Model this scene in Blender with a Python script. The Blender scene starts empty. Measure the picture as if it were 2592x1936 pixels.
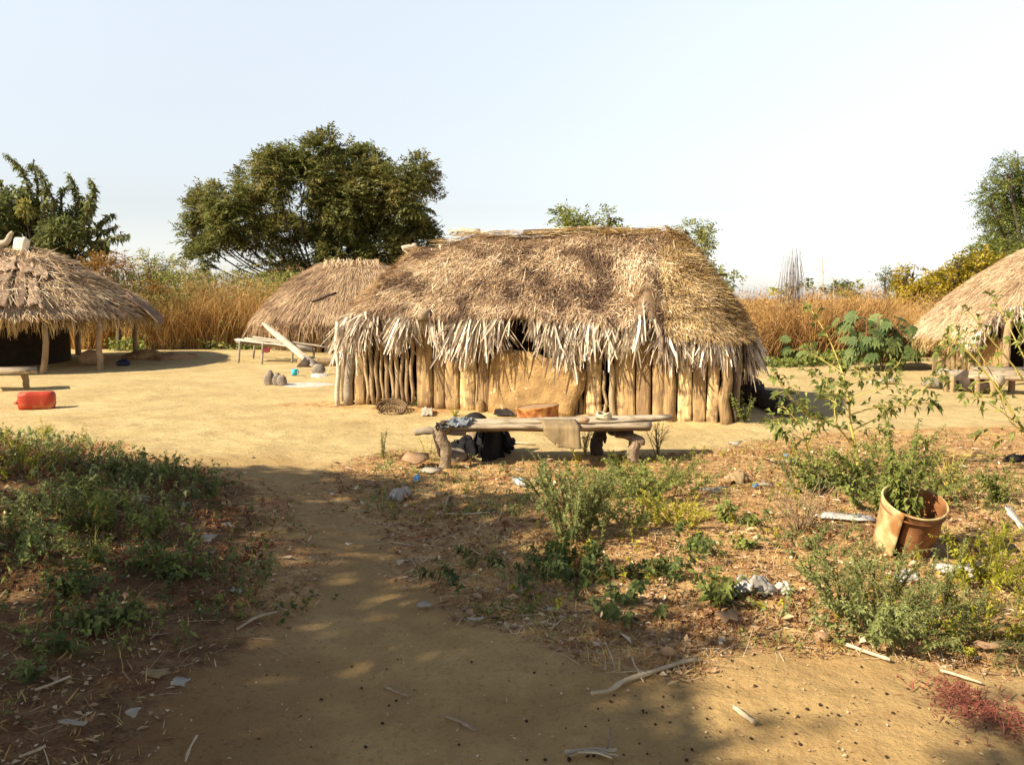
import bpy, math
import numpy as np
R = math.radians
SC = bpy.context.scene

# ---------------------------------------------------------------- camera, sky, sun, exposure
FPX, PCX, PCY, CAMZ = 2198.0, 1296.0, 968.0, 1.5        # focal length in photo pixels, photo centre, eye height
PITCH = math.atan((968.0 - 755.0) / FPX)
cam = bpy.data.cameras.new('camera'); cam.sensor_width = 36.0
cam.lens = 36.0 * FPX / 2592.0; cam.clip_start = 0.05; cam.clip_end = 3000
cam_o = bpy.data.objects.new('camera', cam); SC.collection.objects.link(cam_o)
cam_o.location = (0, 0, CAMZ); cam_o.rotation_euler = (R(90) - PITCH, 0, 0)
SC.camera = cam_o

SUN_EL = R(36.0)
SUN = np.array([-.87 * math.cos(SUN_EL), -.48 * math.cos(SUN_EL), math.sin(SUN_EL)]); SUN /= np.linalg.norm(SUN)
world = bpy.data.worlds.new('World'); SC.world = world; world.use_nodes = True
nt = world.node_tree; bg = nt.nodes['Background']
sky = nt.nodes.new('ShaderNodeTexSky'); sky.sky_type = 'NISHITA'; sky.sun_disc = False
sky.sun_elevation = SUN_EL; sky.sun_rotation = math.atan2(SUN[0], SUN[1])
sky.air_density = 1.0; sky.dust_density = 1.0; sky.ozone_density = .6; sky.altitude = 0
hs = nt.nodes.new('ShaderNodeHueSaturation'); hs.inputs['Saturation'].default_value = .34; nt.links.new(sky.outputs[0], hs.inputs['Color']); 
# hazy daytime sky: pale towards the horizon, deeper overhead
tcw = nt.nodes.new('ShaderNodeTexCoord'); sx_ = nt.nodes.new('ShaderNodeSeparateXYZ'); nt.links.new(tcw.outputs['Generated'], sx_.inputs[0])
mrw = nt.nodes.new('ShaderNodeValToRGB'); nt.links.new(sx_.outputs[2], mrw.inputs[0]); er = mrw.color_ramp.elements
for _ in range(4): er.new(.5)
for e_, (p_, v_) in zip(er, ((0., (.86, .84, .84)), (.10, (.69, .69, .69)), (.20, (.79, .80, .80)), (.32, (.97, .99, .98)), (.45, (.58, .62, .74)), (.68, (.25, .29, .39)))): e_.position = p_; e_.color = (*v_, 1)
mxw = nt.nodes.new('ShaderNodeVectorMath'); mxw.operation = 'MULTIPLY'; nt.links.new(hs.outputs[0], mxw.inputs[0]); nt.links.new(mrw.outputs[0], mxw.inputs[1]); nt.links.new(mxw.outputs[0], bg.inputs[0])
bg.inputs[1].default_value = 0.14
sun = bpy.data.lights.new('sun', 'SUN'); sun.energy = 5.0; sun.angle = R(0.55); sun.color = (1.0, .88, .68)
sun_o = bpy.data.objects.new('sun', sun); SC.collection.objects.link(sun_o)
from mathutils import Vector
sun_o.rotation_euler = Vector(-SUN).to_track_quat('-Z', 'Y').to_euler()
SC.view_settings.view_transform = 'Standard'; SC.view_settings.look = 'None'
SC.view_settings.exposure = 0.9; SC.view_settings.gamma = 1.0; SC.view_settings.use_curve_mapping = False
SC.cycles.max_bounces = 6; SC.cycles.transparent_max_bounces = 6

# ---------------------------------------------------------------- numeric helpers
rng = np.random.default_rng(7)
U = lambda a, b, n=None: rng.uniform(a, b, n)
def unit(v): return v / np.maximum(np.linalg.norm(v, axis=-1, keepdims=True), 1e-9)
def sstep(a, b, x):
    t = np.clip((x - a) / (b - a), 0, 1); return t * t * (3 - 2 * t)
def vnoise(x, y, seed=0):
    x = np.asarray(x, float); y = np.asarray(y, float)
    xi = np.floor(x).astype(np.int64); yi = np.floor(y).astype(np.int64); fx = x - xi; fy = y - yi
    fx = fx * fx * (3 - 2 * fx); fy = fy * fy * (3 - 2 * fy)
    def h(a, b):
        n = (a * 374761393 + b * 668265263 + seed * 974711) & 0xffffffff
        n = ((n ^ (n >> 13)) * 1274126177) & 0xffffffff
        return ((n ^ (n >> 16)) & 0xffff) / 65535.0
    a = h(xi, yi); b = h(xi + 1, yi); c = h(xi, yi + 1); d = h(xi + 1, yi + 1)
    return (a * (1 - fx) + b * fx) * (1 - fy) + (c * (1 - fx) + d * fx) * fy
def fbm(x, y, o=4, seed=0):
    s = 0; a = .5; t = 0
    for i in range(o):
        s = s + a * vnoise(x * 2 ** i, y * 2 ** i, seed + i * 17); t += a; a *= .5
    return s / t - .5

def terrain(x, y):
    x = np.asarray(x, float); y = np.asarray(y, float)
    h = .42 * np.exp(-((x + 4.3) / 1.75) ** 2 - ((y - 6.0) / 1.6) ** 2)          # weedy bank, left
    h = h + .10 * np.exp(-((x + 3.3) / 1.0) ** 2 - ((y - 4.4) / 1.0) ** 2)
    h = h - .05 * np.exp(-((x + .75) / .6) ** 2) * sstep(8.2, 6.0, y)             # worn path
    h = h + .05 * np.exp(-((x - 2.0) / 1.6) ** 2 - ((y - 5.6) / 1.6) ** 2)
    h = h + .12 * np.exp(-((x + 7.3) / 3.2) ** 2 - ((y - 23.0) / 1.6) ** 2)       # earth step of the rear hut
    h = h + .10 * np.exp(-((x - 8.6) / 3.0) ** 2 - ((y - 20.5) / 1.2) ** 2)
    u = (x - .16) * .93 - (y - 11.4) * .364; v = (x - .16) * .364 + (y - 11.4) * .93
    d = np.maximum(np.abs(u) - 2.8, np.maximum(-v - .12, v - 3.1))
    h = h + .07 * sstep(.55, .0, d)                                               # raised foot of the main hut
    near = sstep(30, 14, y) * sstep(16, 9, np.abs(x))
    h = h + near * (.05 * fbm(x * .8, y * .8, 3, 3) + .025 * fbm(x * 4, y * 4, 3, 9))
    return h
def ray(px, py):
    a = (np.asarray(px, float) - PCX) / FPX; b = (PCY - np.asarray(py, float)) / FPX
    c, s = math.cos(PITCH), math.sin(PITCH)
    return np.stack([a, c + b * s, -s + b * c], -1)
def G(px, py):
    """ground point seen at a photo pixel"""
    d = ray(px, py); z = np.zeros(d.shape[:-1])
    for _ in range(14):
        t = (z - CAMZ) / np.minimum(d[..., 2], -1e-4); p = d * t[..., None]
        z = .5 * z + .5 * terrain(p[..., 0], p[..., 1])
    p[..., 2] = terrain(p[..., 0], p[..., 1])
    return p
def P(px, py, Y):
    """point at world depth Y seen at a photo pixel"""
    d = ray(px, py); p = d * (np.asarray(Y, float) / d[..., 1])[..., None]; p[..., 2] += CAMZ; return p
def onground(x, y): return np.array([x, y, float(terrain(x, y))])

# ---------------------------------------------------------------- mesh builder
class MB:
    def __init__(s): s.V = []; s.F4 = []; s.F3 = []; s.T = []; s.n = 0
    def add(s, V, F4=None, F3=None, tint=.5):
        V = np.asarray(V, float).reshape(-1, 3)
        if F4 is not None and len(F4): s.F4.append(np.asarray(F4, np.int64) + s.n)
        if F3 is not None and len(F3): s.F3.append(np.asarray(F3, np.int64) + s.n)
        t = np.broadcast_to(np.asarray(tint, float), (len(V),)) if np.ndim(tint) == 0 or len(np.atleast_1d(tint)) == len(V) else np.repeat(tint, len(V) // len(tint))
        s.V.append(V); s.T.append(t); s.n += len(V); return s
    def build(s, name, mat, parent=None, loc=None, smooth=False):
        V = np.concatenate(s.V); T = np.concatenate(s.T)
        off = np.zeros(3)
        root = parent
        while root is not None and root.parent is not None: root = root.parent
        if root is not None: off = np.array(root.location)
        elif loc is not None: off = np.asarray(loc, float)
        me = bpy.data.meshes.new(name)
        F4 = np.concatenate(s.F4) if s.F4 else np.zeros((0, 4), np.int64)
        F3 = np.concatenate(s.F3) if s.F3 else np.zeros((0, 3), np.int64)
        me.vertices.add(len(V)); me.vertices.foreach_set('co', (V - off).astype(np.float32).ravel())
        loops = np.concatenate([F4.ravel(), F3.ravel()]).astype(np.int32)
        me.loops.add(len(loops)); me.loops.foreach_set('vertex_index', loops)
        st = np.concatenate([np.arange(len(F4)) * 4, len(F4) * 4 + np.arange(len(F3)) * 3]).astype(np.int32)
        me.polygons.add(len(st)); me.polygons.foreach_set('loop_start', st)
        if smooth: me.polygons.foreach_set('use_smooth', np.ones(len(st), bool))
        me.update(calc_edges=True); me.validate()
        a = me.attributes.new('tint', 'FLOAT', 'POINT'); a.data.foreach_set('value', T.astype(np.float32))
        me.materials.append(mat)
        o = bpy.data.objects.new(name, me); SC.collection.objects.link(o)
        if parent is not None: o.parent = parent
        elif loc is not None: o.location = off
        return o
def tag(o, label, cat, group=None, kind=None):
    o['label'] = label; o['category'] = cat
    if group: o['group'] = group
    if kind: o['kind'] = kind
    return o
def thing(name, label, cat, loc, group=None):
    o = bpy.data.objects.new(name, None); o.empty_display_size = .1; SC.collection.objects.link(o)
    o.location = [float(q) for q in loc]; return tag(o, label, cat, group)

def frame_of(D, up=(0, 0, 1)):
    D = unit(np.asarray(D, float)); upv = np.broadcast_to(np.asarray(up, float), D.shape)
    S = np.cross(D, upv); bad = np.linalg.norm(S, axis=-1) < 1e-4
    S[bad] = np.array([1., 0, 0]); S = unit(S); return D, S, np.cross(S, D)
def tube(mb, pts, rad, sides=6, tint=.5, cap=True, wob=0.):
    pts = np.asarray(pts, float); n = len(pts); rad = np.broadcast_to(np.asarray(rad, float), (n,))
    T = np.gradient(pts, axis=0); T = unit(T)
    ref = np.array([0, 0, 1.]) if abs(T[0, 2]) < .9 else np.array([1., 0, 0])
    A = np.zeros_like(pts); a = unit(np.cross(T[0], ref))
    for i in range(n):
        a = a - T[i] * np.dot(a, T[i]); a = unit(a); A[i] = a
    B = np.cross(T, A); th = np.arange(sides) * 2 * math.pi / sides
    rr = rad[:, None] * (1 + (wob * rng.uniform(-1, 1, (n, sides)) if wob else 0))
    V = pts[:, None, :] + rr[..., None] * (np.cos(th)[None, :, None] * A[:, None, :] + np.sin(th)[None, :, None] * B[:, None, :])
    i = np.arange(n - 1)[:, None] * sides; j = np.arange(sides)[None, :]; k = (j + 1) % sides
    F = np.stack([i + j, i + k, i + sides + k, i + sides + j], -1).reshape(-1, 4)
    V = V.reshape(-1, 3); F3 = []
    if cap:
        V = np.vstack([V, pts[0], pts[-1]]); b = n * sides
        for q in range(sides):
            F3.append((b, (q + 1) % sides, q)); F3.append((b + 1, (n - 1) * sides + q, (n - 1) * sides + (q + 1) % sides))
    mb.add(V, F, np.array(F3) if F3 else None, tint); return mb
def smoothline(pts, n=12):
    pts = np.asarray(pts, float); m = len(pts)
    if m < 3:
        t = np.linspace(0, 1, n)[:, None]; return pts[0] * (1 - t) + pts[-1] * t
    q = np.vstack([2 * pts[0] - pts[1], pts, 2 * pts[-1] - pts[-2]]); out = []
    for t in np.linspace(0, m - 1 - 1e-6, n):
        i = int(t); f = t - i; a, b, c, d = q[i], q[i + 1], q[i + 2], q[i + 3]
        out.append(.5 * (2 * b + (c - a) * f + (2 * a - 5 * b + 4 * c - d) * f * f + (3 * b - a - 3 * c + d) * f ** 3))
    return np.array(out)
def leaves(mb, P0, D, N, L, W, fold=.25, droop=.15, tint=.5):
    """folded pointed leaves: 5 vertices, 2 quads each"""
    P0 = np.asarray(P0, float); n = len(P0); D = unit(D); N = unit(N - D * (N * D).sum(-1, keepdims=True)); S = np.cross(D, N)
    L = np.broadcast_to(np.asarray(L, float), (n,))[:, None]; W = np.broadcast_to(np.asarray(W, float), (n,))[:, None]
    mid = P0 + D * L * .45; up = N * W * fold
    tip = P0 + D * L; tip[:, 2] -= droop * L[:, 0]
    V = np.stack([P0, mid + S * W / 2 + up, tip, mid, mid - S * W / 2 + up], 1)
    b = np.arange(n)[:, None] * 5
    F = np.concatenate([b + np.array([[0, 1, 2, 3]]), b + np.array([[0, 3, 2, 4]])])
    mb.add(V, F, None, np.repeat(np.broadcast_to(np.asarray(tint, float), (n,)), 5)); return mb
def ribbons(mb, P0, D, N, L, W, bend=None, segs=2, tint=.5, taper=.25, fold=0., base=.8):
    """bent strips: straw, grass blades, dry leaf strips"""
    P0 = np.asarray(P0, float); n = len(P0); D = unit(D); N = unit(N - D * (N * D).sum(-1, keepdims=True)); S = np.cross(D, N)
    L = np.broadcast_to(np.asarray(L, float), (n,))[:, None, None]; W = np.broadcast_to(np.asarray(W, float), (n,))[:, None]
    t = np.linspace(0, 1, segs + 1)
    C = P0[:, None, :] + D[:, None, :] * L * t[None, :, None]
    if bend is not None: C = C + bend[:, None, :] * (t ** 2)[None, :, None]
    w = np.where(t < .5, base + (1 - base) * t * 2, 1 + (taper - 1) * (t - .5) * 2)
    hw = (W * w[None, :] / 2)[..., None]
    if fold:
        cols = [C + S[:, None, :] * hw + N[:, None, :] * hw * fold, C, C - S[:, None, :] * hw + N[:, None, :] * hw * fold]
    else: cols = [C + S[:, None, :] * hw, C - S[:, None, :] * hw]
    m = len(cols); V = np.stack(cols, 2).reshape(n, -1, 3); k = (segs + 1) * m
    f = []
    for s_ in range(segs):
        for c in range(m - 1): f.append((s_ * m + c, s_ * m + c + 1, (s_ + 1) * m + c + 1, (s_ + 1) * m + c))
    F = (np.arange(n)[:, None, None] * k + np.array(f)[None]).reshape(-1, 4)
    tn = np.asarray(tint, float); mb.add(V, F, None, np.repeat(np.broadcast_to(tn, (n,)), k)); return mb
def rndir(n):
    v = rng.normal(size=(n, 3)); return unit(v)
def blob(mb, c, r, seg=14, rings=9, rough=.15, seed=0, tint=.5, squash_bottom=False):
    """rough stone-like lump"""
    r = np.broadcast_to(np.asarray(r, float), (3,)); th = np.linspace(0, 2 * math.pi, seg, endpoint=False); ph = np.linspace(0, math.pi, rings)
    T, H = np.meshgrid(th, ph); d = np.stack([np.sin(H) * np.cos(T), np.sin(H) * np.sin(T), np.cos(H)], -1)
    nz = fbm(d[..., 0] * 1.7 + seed * 3.1 + d[..., 2] * 1.3, d[..., 1] * 1.7 + seed * 1.7 - d[..., 2], 3, seed)
    nz = nz - (nz[:, :1] * 0); k = 1 + rough * 2 * nz; k[0] = k[0].mean(); k[-1] = k[-1].mean()
    V = d * k[..., None] * r + np.asarray(c)
    i = np.arange(rings - 1)[:, None] * seg; j = np.arange(seg)[None]; q = (j + 1) % seg
    F = np.stack([i + j, i + seg + j, i + seg + q, i + q], -1).reshape(-1, 4)
    mb.add(V.reshape(-1, 3), F, None, tint); return mb
def slab(mb, pts, thick, N, tint=.5, sub=1):
    """a flat outline given real thickness along N"""
    pts = np.asarray(pts, float); n = len(pts); N = unit(np.asarray(N, float)); B = pts - N * thick
    c0 = pts.mean(0); c1 = B.mean(0); V = np.vstack([pts, B, c0, c1]); F3 = []; F4 = []
    for i in range(n):
        j = (i + 1) % n; F3 += [(2 * n, i, j), (2 * n + 1, n + j, n + i)]; F4.append((i, n + i, n + j, j))
    mb.add(V, np.array(F4), np.array(F3), tint); return mb
def lathe(mb, c, prof, seg=28, axis=None, tint=.5, dent=None):
    """prof: (radius, height) pairs about an axis"""
    axis = np.array([0, 0, 1.]) if axis is None else unit(np.asarray(axis, float))
    A = unit(np.cross(axis, [0.13, 1, .07])); B = np.cross(axis, A); th = np.arange(seg) * 2 * math.pi / seg
    V = []
    for i, (r, h) in enumerate(prof):
        rr = r * (1 + (dent(th, i) if dent else 0))
        V.append(np.asarray(c) + axis * h + (np.broadcast_to(rr, (seg,)))[:, None] * (np.cos(th)[:, None] * A + np.sin(th)[:, None] * B))
    n = len(prof); V = np.concatenate(V); i = np.arange(n - 1)[:, None] * seg; j = np.arange(seg)[None]; k = (j + 1) % seg
    F = np.stack([i + j, i + k, i + seg + k, i + seg + j], -1).reshape(-1, 4)
    mb.add(V, F, None, tint); return mb
def sheet(mb, fn, nu, nv, tint=.5, thick=.004):
    """a two sided sheet from fn(u, v) -> points, with thickness"""
    u, v = np.meshgrid(np.linspace(0, 1, nu), np.linspace(0, 1, nv)); S = fn(u, v)
    du = np.gradient(S, axis=1); dv = np.gradient(S, axis=0); N = unit(np.cross(du, dv)); B = S - N * thick
    i = np.arange(nv - 1)[:, None] * nu; j = np.arange(nu - 1)[None]
    F = np.stack([i + j, i + j + 1, i + nu + j + 1, i + nu + j], -1).reshape(-1, 4); m = nu * nv
    e = []
    def edge(a): e.extend([(a[q], a[q + 1], a[q + 1] + m, a[q] + m) for q in range(len(a) - 1)])
    idx = np.arange(m).reshape(nv, nu); edge(idx[0][::-1]); edge(idx[-1]); edge(idx[:, 0]); edge(idx[:, -1][::-1])
    mb.add(np.concatenate([S.reshape(-1, 3), B.reshape(-1, 3)]), np.concatenate([F, F[:, ::-1] + m, np.array(e)]), None, tint); return mb

# ---------------------------------------------------------------- materials
def mat(name, ramp, rough=.85, transl=0., nscale=6., namt=.25, bump=0., bscale=40., spec=.25, metal=0., stretch=None, hue2=None):
    """tint attribute -> colour ramp, broken up by noise; optional second colour in patches"""
    m = bpy.data.materials.new(name); m.use_nodes = True; t = m.node_tree; N = t.nodes; Lk = t.links.new
    b = N['Principled BSDF']; b.inputs['Roughness'].default_value = rough; b.inputs['Metallic'].default_value = metal
    b.inputs['Specular IOR Level'].default_value = spec
    at = N.new('ShaderNodeAttribute'); at.attribute_name = 'tint'
    tc = N.new('ShaderNodeTexCoord'); mp = N.new('ShaderNodeMapping'); Lk(tc.outputs['Object'], mp.inputs[0])
    if stretch: mp.inputs['Scale'].default_value = stretch
    nz = N.new('ShaderNodeTexNoise'); nz.inputs['Scale'].default_value = nscale; nz.inputs['Detail'].default_value = 5; Lk(mp.outputs[0], nz.inputs['Vector'])
    ma = N.new('ShaderNodeMath'); ma.operation = 'MULTIPLY_ADD'; Lk(nz.outputs['Fac'], ma.inputs[0]); ma.inputs[1].default_value = namt * 4; ma.inputs[2].default_value = -namt * 2
    ad = N.new('ShaderNodeMath'); ad.operation = 'ADD'; ad.use_clamp = True; Lk(at.outputs['Fac'], ad.inputs[0]); Lk(ma.outputs[0], ad.inputs[1])
    cr = N.new('ShaderNodeValToRGB'); Lk(ad.outputs[0], cr.inputs[0]); e = cr.color_ramp.elements
    ps = ramp if isinstance(ramp[0][0], (int, float)) and len(ramp[0]) == 2 else [(i / (len(ramp) - 1), c) for i, c in enumerate(ramp)]
    while len(e) < len(ps): e.new(.5)
    for q, (p_, c) in zip(e, ps): q.position = p_; q.color = (*c, 1)
    col = cr.outputs[0]
    if hue2:
        c2, sc2, lo, hi = hue2
        n2 = N.new('ShaderNodeTexNoise'); n2.inputs['Scale'].default_value = sc2; n2.inputs['Detail'].default_value = 6; Lk(tc.outputs['Object'], n2.inputs['Vector'])
        mr = N.new('ShaderNodeMapRange'); mr.inputs[1].default_value = lo; mr.inputs[2].default_value = hi; Lk(n2.outputs['Fac'], mr.inputs[0])
        mx = N.new('ShaderNodeMixRGB'); Lk(mr.outputs[0], mx.inputs[0]); Lk(col, mx.inputs[1]); mx.inputs[2].default_value = (*c2, 1); col = mx.outputs[0]
    Lk(col, b.inputs['Base Color'])
    if bump:
        n3 = N.new('ShaderNodeTexNoise'); n3.inputs['Scale'].default_value = bscale; n3.inputs['Detail'].default_value = 6; Lk(mp.outputs[0], n3.inputs['Vector'])
        bp = N.new('ShaderNodeBump'); bp.inputs['Strength'].default_value = bump; bp.inputs['Distance'].default_value = .02
        Lk(n3.outputs['Fac'], bp.inputs['Height']); Lk(bp.outputs[0], b.inputs['Normal'])
    if transl:
        tr = N.new('ShaderNodeBsdfTranslucent'); Lk(col, tr.inputs[0]); mix = N.new('ShaderNodeMixShader'); mix.inputs[0].default_value = transl
        Lk(b.outputs[0], mix.inputs[1]); Lk(tr.outputs[0], mix.inputs[2]); Lk(mix.outputs[0], N['Material Output'].inputs[0])
    return m
M = {}
M['straw'] = mat('thatch_straw', [(0, (.15, .09, .055)), (.35, (.42, .275, .16)), (.65, (.63, .46, .27)), (1, (.92, .78, .55))], nscale=3, namt=.12, transl=.05)
M['straw_gold'] = mat('thatch_straw_golden', [(0, (.20, .12, .05)), (.4, (.46, .31, .13)), (.7, (.62, .45, .2)), (1, (.8, .66, .4))], nscale=3, namt=.12, transl=.05)
M['thatch_under'] = mat('thatch_underlay', [(.16, .095, .055), (.3, .2, .11)], nscale=14, namt=.5, bump=.8, bscale=60)
M['fringe'] = mat('bleached_leaf_strip', [(0, (.12, .08, .055)), (.3, (.40, .30, .20)), (.6, (.62, .52, .39)), (1, (.86, .78, .65))], nscale=8, namt=.15, transl=.1)
M['mudwood'] = mat('clay_coated_plank', [(0, (.14, .085, .042)), (.3, (.29, .185, .085)), (.6, (.43, .285, .125)), (1, (.70, .51, .25))], nscale=20, namt=.34, bump=1., bscale=34, stretch=(1, 1, .16), hue2=((.24, .15, .075), 10, .48, .62))
M['mud'] = mat('dried_mud_panel', [(.20, .115, .048), (.34, .21, .085), (.50, .325, .135)], nscale=6, namt=.5, bump=.7, bscale=30, hue2=((.60, .44, .22), 10, .62, .68))
M['pole'] = mat('bark_pole', [(0, (.15, .095, .05)), (.5, (.33, .225, .12)), (1, (.5, .38, .22))], nscale=10, namt=.3, bump=.6, bscale=40, stretch=(1, 1, .4))
M['greywood'] = mat('weathered_grey_wood', [(0, (.16, .125, .09)), (.5, (.4, .33, .24)), (1, (.62, .54, .42))], nscale=6, namt=.3, bump=.6, bscale=60, stretch=(.15, 1, 1))
M['darkwood'] = mat('dark_bark', [(.035, .025, .018), (.11, .075, .05)], nscale=10, namt=.4, bump=.7, bscale=40)
M['barkleg'] = mat('pale_bark', [(.13, .09, .055), (.42, .31, .2)], nscale=14, namt=.45, bump=.8, bscale=50)
M['dark_in'] = mat('shaded_mud', [(.02, .014, .01), (.05, .035, .022)], nscale=5, namt=.4)  # near-black: the shade inside the huts is put into this colour

# ================================================================ GROUND
def poly_sd(x, y, poly):
    """signed distance, positive inside"""
    poly = np.asarray(poly)[:, :2]; x = np.asarray(x, float); y = np.asarray(y, float)
    d = np.full(x.shape, 1e9); ins = np.zeros(x.shape, bool); n = len(poly)
    for i in range(n):
        ax, ay = poly[i]; bx, by = poly[(i + 1) % n]; ex, ey = bx - ax, by - ay
        t = np.clip(((x - ax) * ex + (y - ay) * ey) / (ex * ex + ey * ey + 1e-12), 0, 1)
        d = np.minimum(d, np.hypot(x - ax - t * ex, y - ay - t * ey))
        c = ((ay > y) != (by > y)) & (x < (bx - ax) * (y - ay) / (by - ay + 1e-12) + ax); ins ^= c
    return np.where(ins, d, -d)
LIT_R = G(*np.array([(870, 1200), (1010, 1140), (1110, 1150), (1250, 1172), (1420, 1165), (1560, 1150), (1700, 1150), (1860, 1135), (1960, 1115), (2250, 1085), (2900, 1075), (3000, 1640),
                     (2592, 1668), (2300, 1655), (2050, 1640), (1850, 1640), (1640, 1690), (1450, 1650), (1300, 1590), (1170, 1500), (1080, 1430), (1010, 1330), (850, 1290), (800, 1235)]).T)
LIT_L = G(*np.array([(-500, 1085), (0, 1110), (250, 1125), (430, 1170), (640, 1215), (740, 1300), (745, 1450), (690, 1560), (600, 1640), (480, 1750), (330, 1850), (150, 1980), (-800, 2100)]).T)
def zone(x, y):
    w = .30 * fbm(x * 1.5, y * 1.5, 5, 21) * 2
    a = np.maximum(poly_sd(x, y, LIT_R), poly_sd(x, y, LIT_L)) + w
    z = sstep(-.34, .26, a); z = np.maximum(z, .42 * np.exp(-((x + .95) / .8) ** 2 - ((y - 6.3) / 1.0) ** 2) + .25 * fbm(x * 3, y * 3, 3, 33) * (z < .4))
    u = (x - .16) * .93 - (y - 11.4) * .364; v = (x - .16) * .364 + (y - 11.4) * .93
    z = np.maximum(z, .75 * sstep(.35, .0, np.abs(v + .45 + .25 * fbm(x * 2, y * 2, 3, 5))) * sstep(-3.9, -3.4, u) * sstep(-.6, -1.0, u))
    return np.maximum(z, sstep(24, 30, y + 3 * fbm(x * .3, y * .3, 2, 8) + 2.5 * sstep(-2, 4, x)) * .8)
def axis(fine_a, fine_b, step, lo, hi, g=1.09):
    a = list(np.arange(fine_a, fine_b, step)); s = step; b = a[-1]
    while b < hi: s *= g; b += s; a.append(b)
    s = step; b = a[0]; pre = []
    while b > lo: s *= g; b -= s; pre.append(b)
    return np.array(pre[::-1] + a)
xs = axis(-5.2, 5.2, .034, -900, 900, 1.07); ys = axis(2.2, 9.5, .03, -300, 1500, 1.06)
X, Y = np.meshgrid(xs, ys); Z = terrain(X, Y); ZN = zone(X, Y)
fine = sstep(16, 9, Y) * sstep(9, 5, np.abs(X)) * sstep(-1, 1, Y)
Z += fine * (.012 * fbm(X * 9, Y * 9, 4, 31) + ZN * .03 * fbm(X * 7, Y * 7, 4, 41) + .006 * fbm(X * 25, Y * 25, 2, 6))
g = MB(); ny, nx = X.shape; i = np.arange(ny - 1)[:, None] * nx; j = np.arange(nx - 1)[None]
g.add(np.stack([X, Y, Z], -1), np.stack([i + j, i + j + 1, i + nx + j + 1, i + nx + j], -1).reshape(-1, 4), None, ZN.ravel())
def ground_mat():
    m = bpy.data.materials.new('sandy_ground'); m.use_nodes = True; t = m.node_tree; N = t.nodes; Lk = t.links.new; b = N['Principled BSDF']
    b.inputs['Roughness'].default_value = .95; b.inputs['Specular IOR Level'].default_value = .12
    tc = N.new('ShaderNodeTexCoord'); at = N.new('ShaderNodeAttribute'); at.attribute_name = 'tint'
    def noise(sc, det=6, rough=.6):
        n = N.new('ShaderNodeTexNoise'); n.inputs['Scale'].default_value = sc; n.inputs['Detail'].default_value = det; n.inputs['Roughness'].default_value = rough
        Lk(tc.outputs['Object'], n.inputs['Vector']); return n.outputs['Fac']
    def ramp(f, st):
        r = N.new('ShaderNodeValToRGB'); Lk(f, r.inputs[0]); e = r.color_ramp.elements
        while len(e) < len(st): e.new(.5)
        for q, (p_, c) in zip(e, st): q.position = p_; q.color = (*c, 1)
        return r.outputs[0]
    def mix(f, a, c, mode='MIX'):
        x = N.new('ShaderNodeMixRGB'); x.blend_type = mode
        if isinstance(f, float): x.inputs[0].default_value = f
        else: Lk(f, x.inputs[0])
        Lk(a, x.inputs[1])
        if isinstance(c, tuple): x.inputs[2].default_value = (*c, 1)
        else: Lk(c, x.inputs[2])
        return x.outputs[0]
    def rng_(f, lo, hi, a=0., c=1.):
        r = N.new('ShaderNodeMapRange'); Lk(f, r.inputs[0]); r.inputs[1].default_value = lo; r.inputs[2].default_value = hi; r.inputs[3].default_value = a; r.inputs[4].default_value = c; return r.outputs[0]
    sand = ramp(noise(.7), [(.3, (.46, .345, .155)), (.5, (.56, .43, .20)), (.7, (.62, .49, .245))])
    sand = mix(rng_(noise(5.), .45, .75, 0, .55), sand, (.40, .28, .12))
    sand = mix(rng_(noise(45., 3), .56, .68, 0, .5), sand, (.27, .17, .085))
    sand = mix(rng_(noise(160., 2), .62, .7, 0, .55), sand, (.2, .12, .06))
    sand = mix(rng_(noise(210., 2), .62, .72, 0, .45), sand, (.72, .56, .33))
    sand = mix(rng_(noise(1.6, 8, .7), .46, .62, 0, .5), sand, (.37, .255, .115))
    sand = mix(rng_(noise(11., 3), .57, .66, 0, .3), sand, (.36, .25, .12))
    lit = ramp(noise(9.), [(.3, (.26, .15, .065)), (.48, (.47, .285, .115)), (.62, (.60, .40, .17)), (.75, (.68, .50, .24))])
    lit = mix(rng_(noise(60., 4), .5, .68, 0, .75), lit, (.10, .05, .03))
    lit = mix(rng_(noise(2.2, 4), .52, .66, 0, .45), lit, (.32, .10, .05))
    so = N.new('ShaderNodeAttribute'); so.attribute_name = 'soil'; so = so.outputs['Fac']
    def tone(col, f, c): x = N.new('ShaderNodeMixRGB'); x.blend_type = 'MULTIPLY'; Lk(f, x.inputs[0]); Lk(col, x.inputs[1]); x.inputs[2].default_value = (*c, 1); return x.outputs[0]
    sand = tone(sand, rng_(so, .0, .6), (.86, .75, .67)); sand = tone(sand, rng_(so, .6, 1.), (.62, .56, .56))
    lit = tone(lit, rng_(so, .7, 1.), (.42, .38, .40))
    f = rng_(at.outputs['Fac'], 0, 1)
    # break the edge of the littered soil
    n1 = noise(14., 5); ma = N.new('ShaderNodeMath'); ma.operation = 'MULTIPLY_ADD'; Lk(n1, ma.inputs[0]); ma.inputs[1].default_value = .9; Lk(f, ma.inputs[2])
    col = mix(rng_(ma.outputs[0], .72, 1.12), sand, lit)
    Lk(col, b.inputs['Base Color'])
    bp = N.new('ShaderNodeBump'); bp.inputs['Strength'].default_value = .55; bp.inputs['Distance'].default_value = .03; Lk(noise(38., 8, .7), bp.inputs['Height'])
    b2 = N.new('ShaderNodeBump'); b2.inputs['Strength'].default_value = .25; b2.inputs['Distance'].default_value = .09; Lk(noise(6.5, 4, .6), b2.inputs['Height']); Lk(bp.outputs[0], b2.inputs['Normal'])
    Lk(b2.outputs[0], b.inputs['Normal']); return m
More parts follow.
